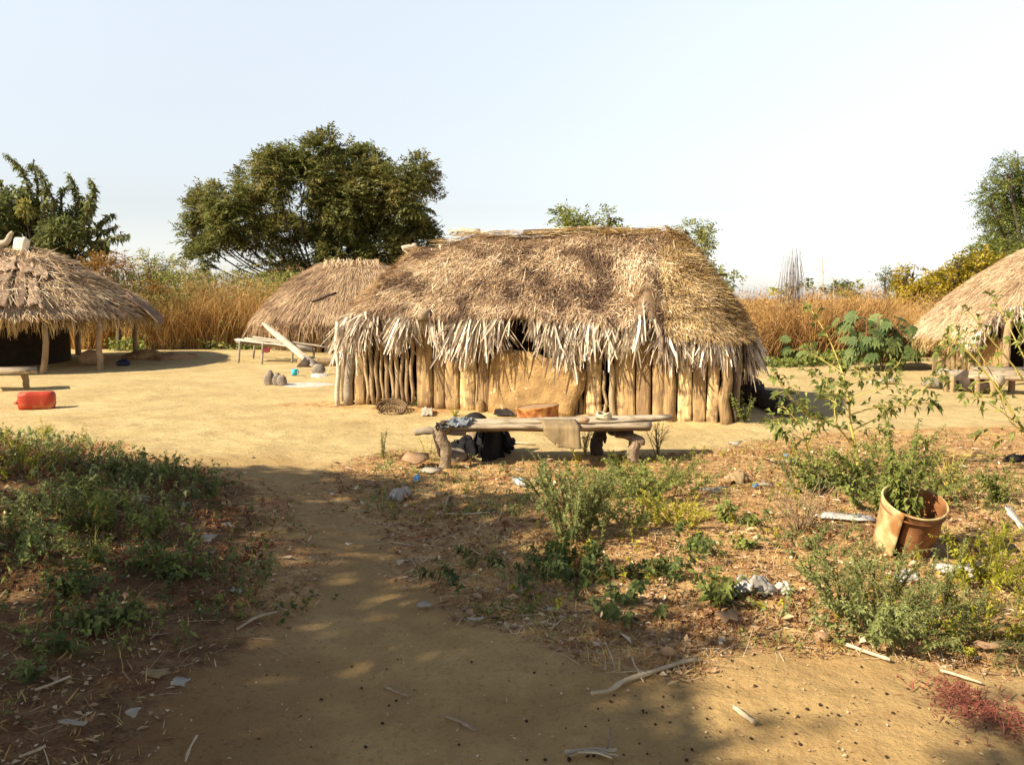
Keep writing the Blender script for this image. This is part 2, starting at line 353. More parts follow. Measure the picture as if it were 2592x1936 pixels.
def soil(x, y):
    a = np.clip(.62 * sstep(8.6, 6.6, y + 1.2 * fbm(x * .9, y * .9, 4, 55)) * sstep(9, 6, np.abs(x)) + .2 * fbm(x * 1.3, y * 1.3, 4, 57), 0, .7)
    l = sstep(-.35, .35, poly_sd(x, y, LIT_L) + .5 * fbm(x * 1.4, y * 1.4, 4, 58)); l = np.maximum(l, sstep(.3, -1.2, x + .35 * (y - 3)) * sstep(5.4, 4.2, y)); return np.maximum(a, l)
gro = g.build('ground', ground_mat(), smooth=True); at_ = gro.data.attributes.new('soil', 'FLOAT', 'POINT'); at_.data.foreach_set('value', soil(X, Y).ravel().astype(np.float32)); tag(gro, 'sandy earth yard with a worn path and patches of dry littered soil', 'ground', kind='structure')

# ================================================================ THATCHED ROOFS
class Roof:
    def __init__(s, c, ang, rl, rr, aL, aR, bF, bB, zr, ze, p=2.6, q=.35, k=.8, lump=.05, seed=1, skew=0.):
        s.c = np.asarray(c, float); s.u = np.array([math.cos(ang), math.sin(ang)]); s.v = np.array([-math.sin(ang), math.cos(ang)])
        s.__dict__.update(rl=rl, rr=rr, aL=aL, aR=aR, bF=bF, bB=bB, zr=zr, ze=ze, p=p, q=q, k=k, lump=lump, seed=seed, skew=skew)
    def S(s, th, r):
        th, r = np.broadcast_arrays(np.asarray(th, float), np.asarray(r, float))
        c, n = np.cos(th), np.sin(th)
        ex = np.sign(c) * np.abs(c) ** (2 / s.p) * np.where(c > 0, s.aR, s.aL); ey = np.sign(n) * np.abs(n) ** (2 / s.p) * np.where(n > 0, s.bB, s.bF)
        kx = np.clip(ex * s.k, -s.rl, s.rr); x = kx + (ex - kx) * r; y = ey * r; x = x - s.skew * (y + s.bF) * np.clip(x / s.aR, 0, 1)
        pr = r * (1 - s.q) + s.q * r * r
        zr = s.zr(kx) if callable(s.zr) else s.zr
        z = zr - (zr - s.ze(ex, ey)) * pr
        z = z + s.lump * (fbm(x * 1.6 + s.seed * 7, y * 1.6, 3, s.seed) * 2) * sstep(0, .25, r) + .35 * s.lump * fbm(x * 6, y * 6, 2, s.seed + 5)
        w = s.c[None, :] + x.reshape(-1, 1) * s.u + y.reshape(-1, 1) * s.v
        return np.concatenate([w, z.reshape(-1, 1)], 1)
    def samp(s, t0, t1, q):
        tt = np.linspace(t0, t1, 3000); c, n = np.cos(tt), np.sin(tt); ex = np.sign(c) * np.abs(c) ** (2 / s.p) * s.aR; ey = np.sign(n) * np.abs(n) ** (2 / s.p) * s.bF
        L = np.concatenate([[0], np.cumsum(np.hypot(np.diff(ex), np.diff(ey)))]); return np.interp(q * L[-1], L, tt)
    def frame(s, th, r):
        e = .01; p = s.S(th, r); d = unit(s.S(th, r + e) - p); t = unit(s.S(th + e, r) - p); n = unit(np.cross(d, t)); n *= np.sign(n[:, 2:3]); return p, d, n
    def z_at(s, x, y):
        if not hasattr(s, '_g'): T, Rr = np.meshgrid(s.samp(0, 2 * math.pi, np.linspace(0, 1, 200)), np.linspace(.05, 1, 60)); s._g = s.S(T, Rr)
        k = np.argmin(np.hypot(s._g[:, 0] - x, s._g[:, 1] - y)); return float(s._g[k, 2])
    def under(s, nth=120, nr=18, rmax=1.0, thick=.12):
        mb = MB(); th = s.samp(0, 2 * math.pi, np.linspace(0, 1, nth, endpoint=False)); r = np.linspace(.0, rmax, nr); T, Rr = np.meshgrid(th, r)
        A = s.S(T, Rr); B = A.copy(); B[:, 2] -= thick
        i = np.arange(nr - 1)[:, None] * nth; j = np.arange(nth)[None]; k = (j + 1) % nth
        F = np.stack([i + j, i + nth + j, i + nth + k, i + k], -1).reshape(-1, 4); m = nth * nr
        rim = np.stack([(nr - 1) * nth + j[0], (nr - 1) * nth + j[0] + m, (nr - 1) * nth + k[0] + m, (nr - 1) * nth + k[0]], -1)
        mb.add(np.concatenate([A, B]), np.concatenate([F, F[:, ::-1] + m, rim]), None, .5); return mb
    def straw(s, n, L=(.16, .36), W=(.007, .014), th=(0, 2 * math.pi), rr=(.02, 1.0), lift=.03, jit=.25, tint=None, over=.06, keep=None):
        t = s.samp(*th, U(0, 1, n)); r = np.sqrt(U(rr[0] ** 2, rr[1] ** 2, n)); p, d, nn = s.frame(t, r)
        if keep is not None: kk = keep(t, r, p); t, r, p, d, nn = t[kk], r[kk], p[kk], d[kk], nn[kk]; n = len(t)
        l = U(*L, n)
        p = p + nn * U(0.002, .03, n)[:, None] - d * (l * .5)[:, None]
        d = unit(d + rng.normal(0, jit, (n, 3))); d = unit(d - nn * ((d * nn).sum(1, keepdims=True)) + nn * U(-.02, .12, n)[:, None])
        b = nn * U(-.01, lift, n)[:, None] + np.array([0, 0, -1.]) * (U(0, over, n) * (r > .9))[:, None]
        tn = tint(t, r, p) if tint else U(.2, .8, n)
        mb = MB(); ribbons(mb, p, d, nn + rng.normal(0, .35, (n, 3)), l, U(*W, n), b, 2, tn, .3); return mb
    def hang(s, n, L=(.25, .5), W=(.014, .034), th=(0, 2 * math.pi), r=(.93, 1.0), out=.25, fold=.5, tint=(0, 1), jit=.22, keep=None, Lf=None):
        """dry strips hanging from the eave"""
        t = s.samp(*th, U(0, 1, n)); rr = U(*r, n); p, d, nn = s.frame(t, rr)
        if keep is not None: k = keep(t, p); t, rr, p, d, nn = t[k], rr[k], p[k], d[k], nn[k]; n = len(t)
        l = U(*L, n)
        if Lf is not None: l = l * Lf(t, p)
        ck = (np.floor(p[:, 0] * 5.5) * 7 + np.floor(p[:, 1] * 5.5) * 13).astype(int) % 997; cj = np.random.default_rng(5).normal(0, .2, (997, 3))[ck]; ct = np.random.default_rng(6).normal(0, .16, 997)[ck]
        dn = np.array([0, 0, -1.]); D = unit(d * U(out * .4, out * 1.6, n)[:, None] + dn * U(.6, 1, n)[:, None] + rng.normal(0, jit, (n, 3)) + cj)
        b = dn * (l * U(.05, .35, n))[:, None] + rng.normal(0, .09, (n, 3)) * l[:, None] - d * (l * U(-.1, .25, n))[:, None]
        N = unit(d + rng.normal(0, .6, (n, 3)))
        mb = MB(); ribbons(mb, p, D, N, l, U(*W, n), b, 4, np.clip(U(*tint, n) + ct, 0, 1), .4, fold); return mb

# ================================================================ MAIN HUT
HA, HB = G(862, 1020), G(1868, 1071)
HU = unit(np.array([HB[0] - HA[0], HB[1] - HA[1]])); HV = np.array([-HU[1], HU[0]]); HM = (HA[:2] + HB[:2]) / 2; HL = np.linalg.norm(HB[:2] - HA[:2])
def wall_u(px, py=1000):
    d = ray(px, py); n = HV; t = (HA[:2] @ n) / (d[..., :2] @ n); p = d[..., :2] * np.asarray(t)[..., None]; return (p - HM) @ HU
def hw(u, v, z): return np.array([*(HM + HU * u + HV * v), z])
def wall_z(px, py):
    d = ray(px, py); t = (HA[:2] @ HV) / (d[:2] @ HV); return CAMZ + d[2] * t
hut = thing('thatched_hut', 'large thatched hut with clay plank walls and ragged leaf fringe, centre of the yard', 'hut', [HM[0], HM[1], terrain(*HM)])
# eave height along the front, read along the wall line
_ex = np.array([-3.3, -2.9, -2.3, -1.7, -1.25, -1.0, -.6, 0, .6, 1.2, 1.52, 1.66, 1.85, 2.3, 2.8, 3.2])
_ez = np.array([1.44, 1.38, 1.30, 1.27, 1.29, 1.25, 1.29, 1.24, 1.22, 1.17, 1.15, 1.46, 1.14, 1.05, 1.02, 1.02])
def ze_main(ex, ey): return np.interp(ex, _ex, _ez) * np.where(ey < 0, 1, 1) + .0
def zr_main(kx): return 2.40 - .13 * sstep(-1.2, -2.1, kx) + .02 * np.sin(kx * 4)
rfm = Roof(HM + HV * 1.5, math.atan2(HU[1], HU[0]), 2.12, 1.72, 2.76, 2.92, 1.85, 1.85, zr_main, ze_main, p=4.6, q=.30, k=.85, lump=.10, seed=2, skew=.17)
roof = rfm.under(160, 20, .985, .10).build('thatch_roof', M['thatch_under'], hut)
def tint_main(t, r, p):
    u = (p[:, :2] - HM) @ HU; n = len(t)
    patch = fbm(p[:, 0] * 1.8, p[:, 2] * 2.6, 3, 77); base = .40 + 1.0 * patch - .5 * sstep(.56, .72, vnoise(p[:, 0] * 5, p[:, 2] * 7, 12))  + .10 * sstep(.3, 2.2, u)
    return np.clip(base + rng.normal(0, .17, n), 0, 1)
def split_by_u(mb_fn, n, **k): return mb_fn(n, **k)
FR = (math.pi * .93, math.pi * 2.07)
def notch(t, r, p):
    u = (p[:, :2] - HM) @ HU; return ~((np.abs(u - 1.62) < .10) & (r > .84)) & ~((np.abs(u + 1.12) < .05) & (r > .93))
rfm.straw(48000, L=(.07, .22), W=(.004, .010), th=FR, tint=tint_main, lift=.05, jit=.30, keep=notch).build('straw_layer', M['straw'], roof)
rfm.straw(8000, L=(.08, .22), W=(.006, .014), th=FR, tint=lambda t, r, p: np.clip(tint_main(t, r, p) + .25, 0, 1), lift=.10, jit=.5, keep=notch).build('loose_straw', M['straw'], roof)
gold = rfm.straw(22000, L=(.08, .26), W=(.005, .012), th=(math.pi * 1.62, math.pi * 2.2), tint=lambda t, r, p: np.clip(.45 + .9 * fbm(p[:, 0] * 2, p[:, 2] * 3, 3, 4) + rng.normal(0, .16, len(t)), 0, 1), lift=.09, jit=.36, keep=notch)
gold.build('new_straw', M['straw_gold'], roof)
rfm.straw(5000, th=(0, math.pi), tint=tint_main).build('rear_straw', M['straw'], roof)
def keep_fr(t, p):
    u = (p[:, :2] - HM) @ HU; f = .45 + .9 * (vnoise(u * 2.3, u * 0, 5)) + .5 * sstep(-2.3, -2.7, u)
    f = f + .5 * sstep(1.75, 1.95, u); f = f * (1 - .92 * np.exp(-((u - 1.64) / .10) ** 2)) * (1 - .93 * np.exp(-((u + .0) / .31) ** 4)) * (1 - .8 * np.exp(-((u + 1.2) / .10) ** 2))
    return rng.random(len(u)) < f
def Lf_fr(t, p):
    u = (p[:, :2] - HM) @ HU; return .64 + .55 * vnoise(u * 3.1, u * 0 + 3, 8) + .45 * np.exp(-((u + 2.75) / .35) ** 2) - .25 * np.exp(-((u - .02) / .22) ** 2) - .12 * np.exp(-((u + 2.0) / .35) ** 2)
rfm.hang(6000, L=(.24, .60), W=(.012, .038), th=(math.pi * 1.0, math.pi * 2.06), r=(.9, 1.0), out=.15, jit=.18, keep=keep_fr, Lf=Lf_fr).build('leaf_fringe', M['fringe'], roof)
rfm.hang(1500, L=(.25, .55), W=(.014, .036), th=(math.pi * .96, math.pi * 1.22), r=(.84, 1.0), out=.22, Lf=Lf_fr).build('leaf_fringe', M['fringe'], roof)
rfm.hang(1000, L=(.25, .5), W=(.014, .034), th=(math.pi * 1.86, math.pi * 2.12), r=(.88, 1.0), out=.5, tint=(0, .8)).build('leaf_fringe', M['fringe'], roof)
rfm.hang(3500, L=(.15, .42), W=(.004, .010), th=(math.pi, math.pi * 2.05), r=(.86, .98), tint=(.1, .9), out=.25, keep=keep_fr, Lf=Lf_fr).build('straw_edge', M['straw'], roof)
# torn tufts lifted out of the thatch, with the hollow shadow under them
for (px, py, dep) in ((1125, 640, 12.9), (1395, 630, 12.6), (1055, 700, 12.6), (1185, 770, 11.6), (1690, 640, 12.0)):
    q = P(px, py, dep); tt = math.atan2(*(((q[:2] - rfm.c) @ np.stack([rfm.v, rfm.u], 1)) / np.array([1.9, 3.2])))
    n = 90; pp = q + rng.normal(0, .07, (n, 3)); pp[:, 1] -= .04
    D = unit(np.array([.2, -.75, -.55]) + rng.normal(0, .3, (n, 3))); mb = MB()
    ribbons(mb, pp, D, np.array([[-.3, -.5, .8]]) + rng.normal(0, .3, (n, 3)), U(.12, .28, n), U(.012, .026, n), np.array([[0, 0, -.1]]) * U(.5, 1.5, n)[:, None], 3, U(.1, .9, n), .3, .4)
    mb.build('lifted_tuft', M['fringe'], roof)
# ridge timbers
def pole_part(name, a, b, r0, r1, m, parent, bendv=(0, 0, 0), sides=8, n=7, wob=.06, tint=.5):
    t = np.linspace(0, 1, n)[:, None]; pts = np.asarray(a) * (1 - t) + np.asarray(b) * t + np.asarray(bendv) * (4 * t * (1 - t)) + rng.normal(0, .006, (n, 3))
    mb = MB(); tube(mb, pts, r0 + (r1 - r0) * t[:, 0], sides, tint, True, wob); return mb.build(name, m, parent, smooth=True)
pole_part('ridge_pole', P(1325, 589, 12.7), P(1672, 588, 12.1), .045, .05, M['darkwood'], roof, (0, 0, .02))
mb = MB(); slab(mb, [P(1345, 585, 12.6), P(1660, 588, 12.0), P(1664, 596, 12.0), P(1350, 592, 12.6)], .03, (0, 1, 0.0)); mb.build('ridge_board', M['greywood'], roof)
pole_part('ridge_pole', P(1655, 602, 12.0), P(1680, 594, 12.05), .05, .055, M['pole'], roof)
pole_part('broken_log', P(1138, 589, 13.3), P(1212, 590, 13.2), .03, .05, M['greywood'], roof, (0, 0, .03), tint=.7)
pole_part('broken_log', P(1135, 580, 13.3), P(1160, 592, 13.25), .012, .018, M['greywood'], roof)
pole_part('broken_log', P(1017, 630, 13.4), P(1055, 622, 13.4), .045, .04, M['greywood'], roof, tint=.7)
pole_part('roof_stick', P(1785, 694, 12.3), P(1840, 696, 12.3), .016, .012, M['darkwood'], roof)
pole_part('roof_stick', P(790, 764, 12.5), P(850, 742, 12.7), .018, .02, M['darkwood'], roof)
pole_part('beam_end', hw(-1.2, -.45, 1.27), hw(-1.16, .2, 1.42), .055, .06, M['barkleg'], roof, tint=.6)
n = 900; u_ = U(-1.85, 1.6, n); pp = np.array([hw(a, 1.5 + b, 2.50 + c) for a, b, c in zip(u_, rng.normal(0, .12, n), U(-.05, .05, n))]); pp[:, 2] += (zr_main(u_) - 2.47)
D = unit(np.array([HU[0], HU[1], 0]) * rng.choice([-1, 1], n)[:, None] + rng.normal(0, .2, (n, 3)) * np.array([1, 1, .3])); mb = MB()
ribbons(mb, pp, D, rndir(n) * .4 + np.array([0, 0, 1.]), U(.12, .34, n), U(.008, .02, n), rng.normal(0, .02, (n, 3)) - np.array([0, 0, .03]), 2, U(.5, 1, n), .4); mb.build('ridge_thatch', M['straw_gold'], roof)

def ztop_at(u, v=-.05): q = hw(u, v, 0); return rfm.z_at(q[0], q[1]) - .12
def plank(u0, u1, z0, z1, kind='mudwood', tint=.5, v=0., lean=0., thick=.05, parent=hut, name='wall_plank', round_=.4, top=None):
    """a split board with worn edges, bowed face and uneven outline"""
    ns, nc = 12, 7; z1 = min(z1, ztop_at((u0 + u1) / 2)); mb = MB(); tz = np.linspace(0, 1, ns); cx = np.linspace(-1, 1, nc); w = (u1 - u0) / 2; sd = rng.integers(999)
    rows = []
    for q, t in enumerate(tz):
        l = w * (1 + .20 * fbm(t * 4., 0.3, 3, sd)) ; rr = w * (1 + .20 * fbm(t * 3., 5.3, 3, sd + 1)); mid = (u0 + u1) / 2 + lean * t + .02 * fbm(t * 2., 9., 2, sd)
        zz = z0 + (z1 - z0) * t
        for side in (-1, 1):
            for c in (cx if side < 0 else cx[::-1]):
                uu = mid + (l if c < 0 else rr) * c * .97; bow = round_ * w * (1 - c * c) * .5 + .008 * fbm(c * 2 + sd, t * 6, 3, sd)
                vv = v + (-thick / 2 - bow if side < 0 else thick / 2)
                ztop = zz + (0 if top is None or t < .99 else top * c); rows.append(hw(uu, vv, ztop))
    V = np.array(rows); m = nc * 2; i = np.arange(ns - 1)[:, None] * m; j = np.arange(m)[None]; k = (j + 1) % m
    F = np.stack([i + j, i + k, i + m + k, i + m + j], -1).reshape(-1, 4)
    cap = [(a, m - 1 - a, m - 2 - a, a + 1) for a in range(nc - 1)]; b0 = (ns - 1) * m; cap += [(b0 + a, b0 + a + 1, b0 + m - 2 - a, b0 + m - 1 - a) for a in range(nc - 1)]
    mb.add(V, np.concatenate([F, np.array(cap)]), None, tint); return mb.build(name, M[kind], parent, smooth=True)
def wpole(pxb, w_px, py_base, pxt=None, kind='pole', tint=.5, ztop=1.5, z0=None, v=-.01, name='wall_pole'):
    u0 = float(wall_u(pxb)); u1 = float(wall_u(pxt if pxt is not None else pxb)); r = w_px * 11.5 / FPX / 2
    z = wall_z(pxb, py_base) - .04 if z0 is None else z0; ztop = min(ztop, ztop_at(u0)); n = 9; t = np.linspace(0, 1, n)
    pts = np.array([hw(u0 + (u1 - u0) * a + .012 * math.sin(a * 7 + pxb) + .014 * math.sin(a * 13 + pxb * 1.7), v, z + (ztop - z) * a) for a in t]); mb = MB()
    tube(mb, pts, r * (1 - .12 * t), 9, tint, True, .05); return mb.build(name, M[kind], hut, smooth=True)
wpole(866, 13, 1021, 869, 'greywood', .95, 1.32, v=-.12); wpole(884, 27, 1015, 893, 'greywood', .35, 1.4, v=-.03)
def wpl(px0, px1, pyb, ztop=1.5, **k): return plank(float(wall_u(px0)), float(wall_u(px1)), wall_z((px0 + px1) / 2, pyb) - .05, ztop, **k)
wpl(899, 925, 1016, tint=.35)
for a, w in ((931, 10), (944, 12), (957, 12), (969, 8), (981, 12), (994, 10), (1008, 12), (1021, 10), (1033, 10), (1046, 10)): wpole(a, w, 1013, a + U(-4, 4), 'pole', U(.2, .7))
wpl(1057, 1096, 1022, tint=.40, lean=.0, round_=.5); wpl(1099, 1126, 1027, tint=.28, round_=.5); wpl(1128, 1163, 1032, tint=.5); wpl(1166, 1203, 1036, tint=.72)
wpole(1207, 8, 1040, 1206, 'pole', .55); wpl(1212, 1241, 1042, tint=.3, round_=.6)
# mud panel: broken sheet of clay closing the doorway
out = [(1240, 1050), (1243, 1000), (1246, 945), (1249, 900), (1252, 883), (1293, 883), (1345, 890), (1372, 897), (1376, 905), (1420, 906), (1450, 916), (1484, 935), (1486, 955), (1480, 985), (1472, 1000), (1462, 1018), (1456, 1036), (1452, 1058), (1400, 1058), (1320, 1056)]
pts = np.array([hw(float(wall_u(a)), -.06, wall_z(a, b)) for a, b in out])
mb = MB(); c = pts.mean(0); ring = [c + (pts - c) * s_ for s_ in (1, .75, .45, .15)]; sd = 0
allv = []
for rg in ring:
    for q in rg: allv.append(q - np.append(HV, 0) * (.02 + .018 * fbm(q[0] * 3, q[2] * 3, 3, 12)))
n_ = len(out); V = np.array(allv + [allv[-1]]); V[-1] = c - np.append(HV, 0) * .03
F4 = [(r_ * n_ + a, r_ * n_ + (a + 1) % n_, (r_ + 1) * n_ + (a + 1) % n_, (r_ + 1) * n_ + a) for r_ in range(3) for a in range(n_)]
F3 = [(3 * n_ + a, 3 * n_ + (a + 1) % n_, len(V) - 1) for a in range(n_)]
Bk = pts + np.append(HV, 0) * .05; nb = len(V); V = np.vstack([V, Bk]); F4 += [(a, nb + a, nb + (a + 1) % n_, (a + 1) % n_) for a in range(n_)]
mb.add(V, np.array(F4), np.array(F3), .5); mb.build('mud_panel', M['mud'], hut)
for a, w in ((1436, 12), (1452, 9), (1464, 10), (1477, 10)): wpole(a, w, 1056, a + 2, 'pole', .45, 1.45, v=.06)
wpl(1487, 1525, 1056, tint=.8, lean=-.02); wpole(1532, 9, 1058, 1530, 'pole', .6, ztop=.62); wpole(1557, 14, 1060, 1536, 'pole', .75, 1.5, v=-.05)
wpl(1556, 1610, 1062, ztop=1.32, tint=.62, lean=-.015, round_=.15); wpl(1613, 1649, 1063, tint=.3, lean=-.01); wpl(1652, 1682, 1064, ztop=1.62, tint=.45, round_=.5)
wpole(1698, 30, 1064, 1694, 'mudwood', .4, 1.5); wpl(1716, 1752, 1066, tint=.98, lean=-.02, round_=.5); wpl(1755, 1788, 1068, tint=.42, round_=.3); wpl(1791, 1820, 1070, tint=.7, round_=.3)
wpole(1837, 27, 1072, 1838, 'mudwood', .35, 1.45); wpole(1859, 11, 1073, 1858, 'darkwood', .6, 1.45, v=.04)
mb = MB(); blob(mb, hw(float(wall_u(1222)), -.09, wall_z(1220, 1030)), (.06, .03, .12), 10, 7, .3, 4, .5); mb.build('loose_plaster', M['mud'], hut)
# side and rear walls, closed and unlit inside
for (a, b) in (((-HL / 2 + .02, .06), (-HL / 2 + .02, 2.9)), ((HL / 2 - .06, .10), (HL / 2 - .55, 2.9)), ((-HL / 2, 2.95), (HL / 2 - .55, 2.95))):
    mb = MB(); d_ = np.array(b) - np.array(a); l_ = np.linalg.norm(d_); d_ = d_ / l_; nn = np.array([-d_[1], d_[0]]); k = int(l_ / .14)
    for q in range(k):
        c = np.array(a) + d_ * (q + .5) * l_ / k; hz = ztop_at(c[0], c[1]); tube(mb, [hw(c[0], c[1], 0.), hw(c[0] + U(-.01, .01), c[1], .6), hw(c[0], c[1], hz)], .075, 6, U(.1, .5), True, .05)
    mb.build('rear_wall', M['pole'], hut)

# ================================================================ REAR HUT
bh = np.array([-4.55, 24.9]); rh = thing('thatched_hut', 'low rounded thatched hut behind the left end of the big hut', 'hut', [*bh, terrain(*bh)])
rb = Roof(bh, R(-6), .75, .65, 2.75, 2.75, 2.5, 2.5, 2.52, lambda ex, ey: .86 + 0 * ex, p=2.2, q=.55, k=.3, lump=.04, seed=6)
rr_ = rb.under(90, 14, .98, .12).build('thatch_roof', M['thatch_under'], rh)
tb = lambda t, r, p: np.clip(.36 + .5 * fbm(p[:, 0] * 1.5, p[:, 2] * 2, 3, 3) + rng.normal(0, .13, len(t)), 0, 1)
rb.straw(17000, L=(.2, .5), W=(.010, .02), th=(math.pi * .9, math.pi * 2.1), tint=tb, jit=.15).build('straw_layer', M['straw'], rr_)
rb.straw(3000, L=(.2, .5), W=(.012, .022), th=(0, math.pi), tint=tb).build('rear_straw', M['straw'], rr_)
rb.hang(1900, L=(.25, .55), W=(.012, .025), th=(math.pi * .95, math.pi * 2.05), r=(.9, 1.), out=.5, tint=(.1, .6)).build('straw_edge', M['straw'], rr_)
mb = MB()
for a in np.linspace(-1, 1, 40):
    t_ = (a + 1) / 2; q = bh + np.array([-.75 + 1.5 * t_, 0]); ribbons(mb, np.array([[q[0], q[1] - .1, 2.55]]) + rng.normal(0, .04, (6, 3)), np.array([[.2, -1, -.3]]) + rng.normal(0, .2, (6, 3)), np.array([[0, 0, 1.]]) + rng.normal(0, .1, (6, 3)), U(.3, .6, 6), .025, np.array([[0, 0, -.12]]) * np.ones((6, 1)), 3, U(.3, .8, 6), .3)
mb.build('ridge_thatch', M['straw'], rr_)
for k, th in enumerate(np.linspace(math.pi * .95, math.pi * 2.05, 34)):
    p0 = bh + np.array([2.15 * math.cos(th), 1.95 * math.sin(th)]); z = terrain(*p0); mb = MB()
    w = U(.05, .12); tube(mb, [(p0[0] + U(-.05, .05), p0[1], z - .05), (p0[0], p0[1], z + .45), (p0[0] + U(-.06, .06), p0[1], rb.z_at(*p0) - .12)], [w, w * .95, w * .9], 7, U(.1, .9), True, .1)
    mb.build('wall_plank', M['mudwood'] if k % 3 else M['greywood'], rh)
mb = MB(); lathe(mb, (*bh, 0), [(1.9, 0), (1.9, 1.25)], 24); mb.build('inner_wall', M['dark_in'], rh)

# ================================================================ LEFT OPEN SHELTER
sc_ = np.array([-11.45, 19.6]); sh = thing('open_shelter', 'open thatched shelter on bare posts with bark sheets laid on its roof, far left', 'shelter', [*sc_, terrain(*sc_)])
rs = Roof(sc_, 0, .6, .6, 3.3, 3.12, 3.45, 3.3, 2.62, lambda ex, ey: 1.14 + .05 * np.sin(ex * 2) + 0 * ey, p=2.1, q=.45, k=.25, lump=.07, seed=9)
rsr = rs.under(110, 16, .985, .1).build('thatch_roof', M['thatch_under'], sh)
ts = lambda t, r, p: np.clip(.5 + .8 * fbm(p[:, 0] * 1.5, p[:, 2] * 2.5, 3, 31) + rng.normal(0, .16, len(t)), 0, 1)
rs.straw(17000, L=(.2, .5), W=(.010, .02), th=(math.pi * 1.2, math.pi * 2.3), tint=ts, jit=.25, lift=.08).build('straw_layer', M['straw'], rsr)
rs.straw(3500, L=(.2, .5), W=(.012, .02), th=(math.pi * .3, math.pi * 1.2), tint=ts).build('rear_straw', M['straw'], rsr)
rs.hang(2600, L=(.15, .38), W=(.010, .022), th=(math.pi * 1.2, math.pi * 2.25), r=(.92, 1.), out=.35, tint=(.15, .8), fold=.2).build('straw_edge', M['straw_gold'], rsr)
n = 260; t = U(math.pi * 1.25, math.pi * 2.0, n); r_ = U(.15, .45, n); p, d, nn = rs.frame(t, r_); mb = MB()
ribbons(mb, p + nn * .03, unit(d + rng.normal(0, .4, (n, 3))), nn, U(.25, .5, n), U(.025, .05, n), rng.normal(0, .03, (n, 3)), 3, U(.3, 1, n), .4, .3); mb.build('palm_leaf_cap', M['fringe'], rsr)
M['barksheet'] = mat('bark_sheet', [(.19, .125, .08), (.36, .24, .15), (.52, .38, .25)], nscale=5, namt=.35, bump=.4, bscale=25, stretch=(1, .3, 1))
def bark(th0, th1, r0, r1, tint):
    def fn(u, v):
        j1 = .05 * fbm(v * 5 + th0 * 31, u * 1.0, 3, 4) * np.abs(u - .5) * 2; j2 = .08 * fbm(u * 5 + th0 * 17, v * 1.0, 3, 5) * np.abs(v - .5) * 2
        s_ = rs.S(th0 + (th1 - th0) * u + j1, r0 + (r1 - r0) * v + j2 + .05 * (u - .5) * math.sin(th0 * 40)).reshape(*u.shape, 3); s_[..., 2] += .14 + .03 * fbm(u * 4 + th0 * 9, v * 3, 3, 3) + .04 * v; return s_
    mb = MB(); sheet(mb, fn, 14, 14, tint + U(-.15, .15), .02); return mb.build('bark_sheet', M['barksheet'], rsr, smooth=True)
for a in ((1.33, 1.395, .62, 1.0, .55), (1.405, 1.46, .60, .98, .5), (1.47, 1.515, .58, .97, .35), (1.39, 1.475, .42, .60, .6), (1.485, 1.56, .45, .62, .65), (1.565, 1.62, .50, .66, .6), (1.525, 1.56, .66, .97, .7), (2.0, 2.035, .86, 1.14, .15)):
    a = a if a[0] > 1.9 else (1.60 + (a[0] - 1.33) * .66, 1.60 + (a[1] - 1.33) * .66, *a[2:])
    bark(math.pi * (a[0] + U(-.008, .008)), math.pi * a[1], *a[2:])
rs.straw(700, L=(.2, .4), W=(.008, .016), th=(math.pi * 1.55, math.pi * 1.85), rr=(.35, .95), tint=ts, jit=.5, lift=.1).build('loose_straw', M['straw'], rsr).location = (0, 0, .15)
pole_part('roof_pole', rs.S(math.pi * 1.80, .35)[0] + [0, 0, .08], rs.S(math.pi * 1.93, .95)[0] + [0, 0, .08], .03, .025, M['darkwood'], rsr)
pole_part('roof_pole', rs.S(math.pi * 1.78, .30)[0] + [0, 0, .06], rs.S(math.pi * 1.95, .85)[0] + [0, 0, .09], .03, .025, M['greywood'], rsr)
for (px, pyb, pxt) in ((104, 947, 108), (256, 938, 249), (345, 906, 343)):
    b = G(px, pyb); tpt = P(pxt, 800, b[1]); tpt[2] = rs.z_at(tpt[0], tpt[1]) - .14; tpt[1] += .05; pole_part('post', b - [0, 0, .1], tpt, .066, .056, M['pole'], sh, (U(-.05, .05), 0, 0), tint=.45)
for (x, y) in ((-13.2, 17.0), (-14.4, 20.0), (-13.2, 22.2), (-11.3, 22.6)): pole_part('post', (x, y, terrain(x, y) - .1), (x, y, rs.z_at(x, y) - .14), .08, .07, M['pole'], sh)
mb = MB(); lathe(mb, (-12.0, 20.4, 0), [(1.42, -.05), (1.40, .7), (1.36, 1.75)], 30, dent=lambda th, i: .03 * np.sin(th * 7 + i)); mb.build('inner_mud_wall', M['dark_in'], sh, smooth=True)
mb = MB(); blob(mb, onground(-9.05, 21.3), (.55, .4, .22), 14, 8, .2, 3, .4); mb.build('post_footing', M['mud'], sh, smooth=True)

# ================================================================ RIGHT HUT
rc = np.array([11.5, 17.3]); rt = thing('thatched_hut', 'smooth straw thatched hut with slatted walls and arched doorway at the right edge', 'hut', [*rc, terrain(*rc)])
def ze_r(ex, ey):
    a = np.arctan2(ey, ex); return .74 + .66 * np.exp(-np.abs((a + 2.42) / .25) ** 3)
rr2 = Roof(rc, 0, .3, .3, 3.25, 3.25, 3.2, 3.2, 2.78, ze_r, p=2.1, q=.72, k=.1, lump=.03, seed=12)
r2 = rr2.under(120, 18, .985, .12).build('thatch_roof', M['thatch_under'], rt)
t2 = lambda t, r, p: np.clip(.58 + .35 * fbm(p[:, 0] * 1.5, p[:, 2] * 2, 3, 13) + rng.normal(0, .13, len(t)), 0, 1)
rr2.straw(34000, L=(.10, .26), W=(.006, .012), th=(math.pi * .8, math.pi * 1.6), tint=t2, jit=.2).build('straw_layer', M['straw'], r2)
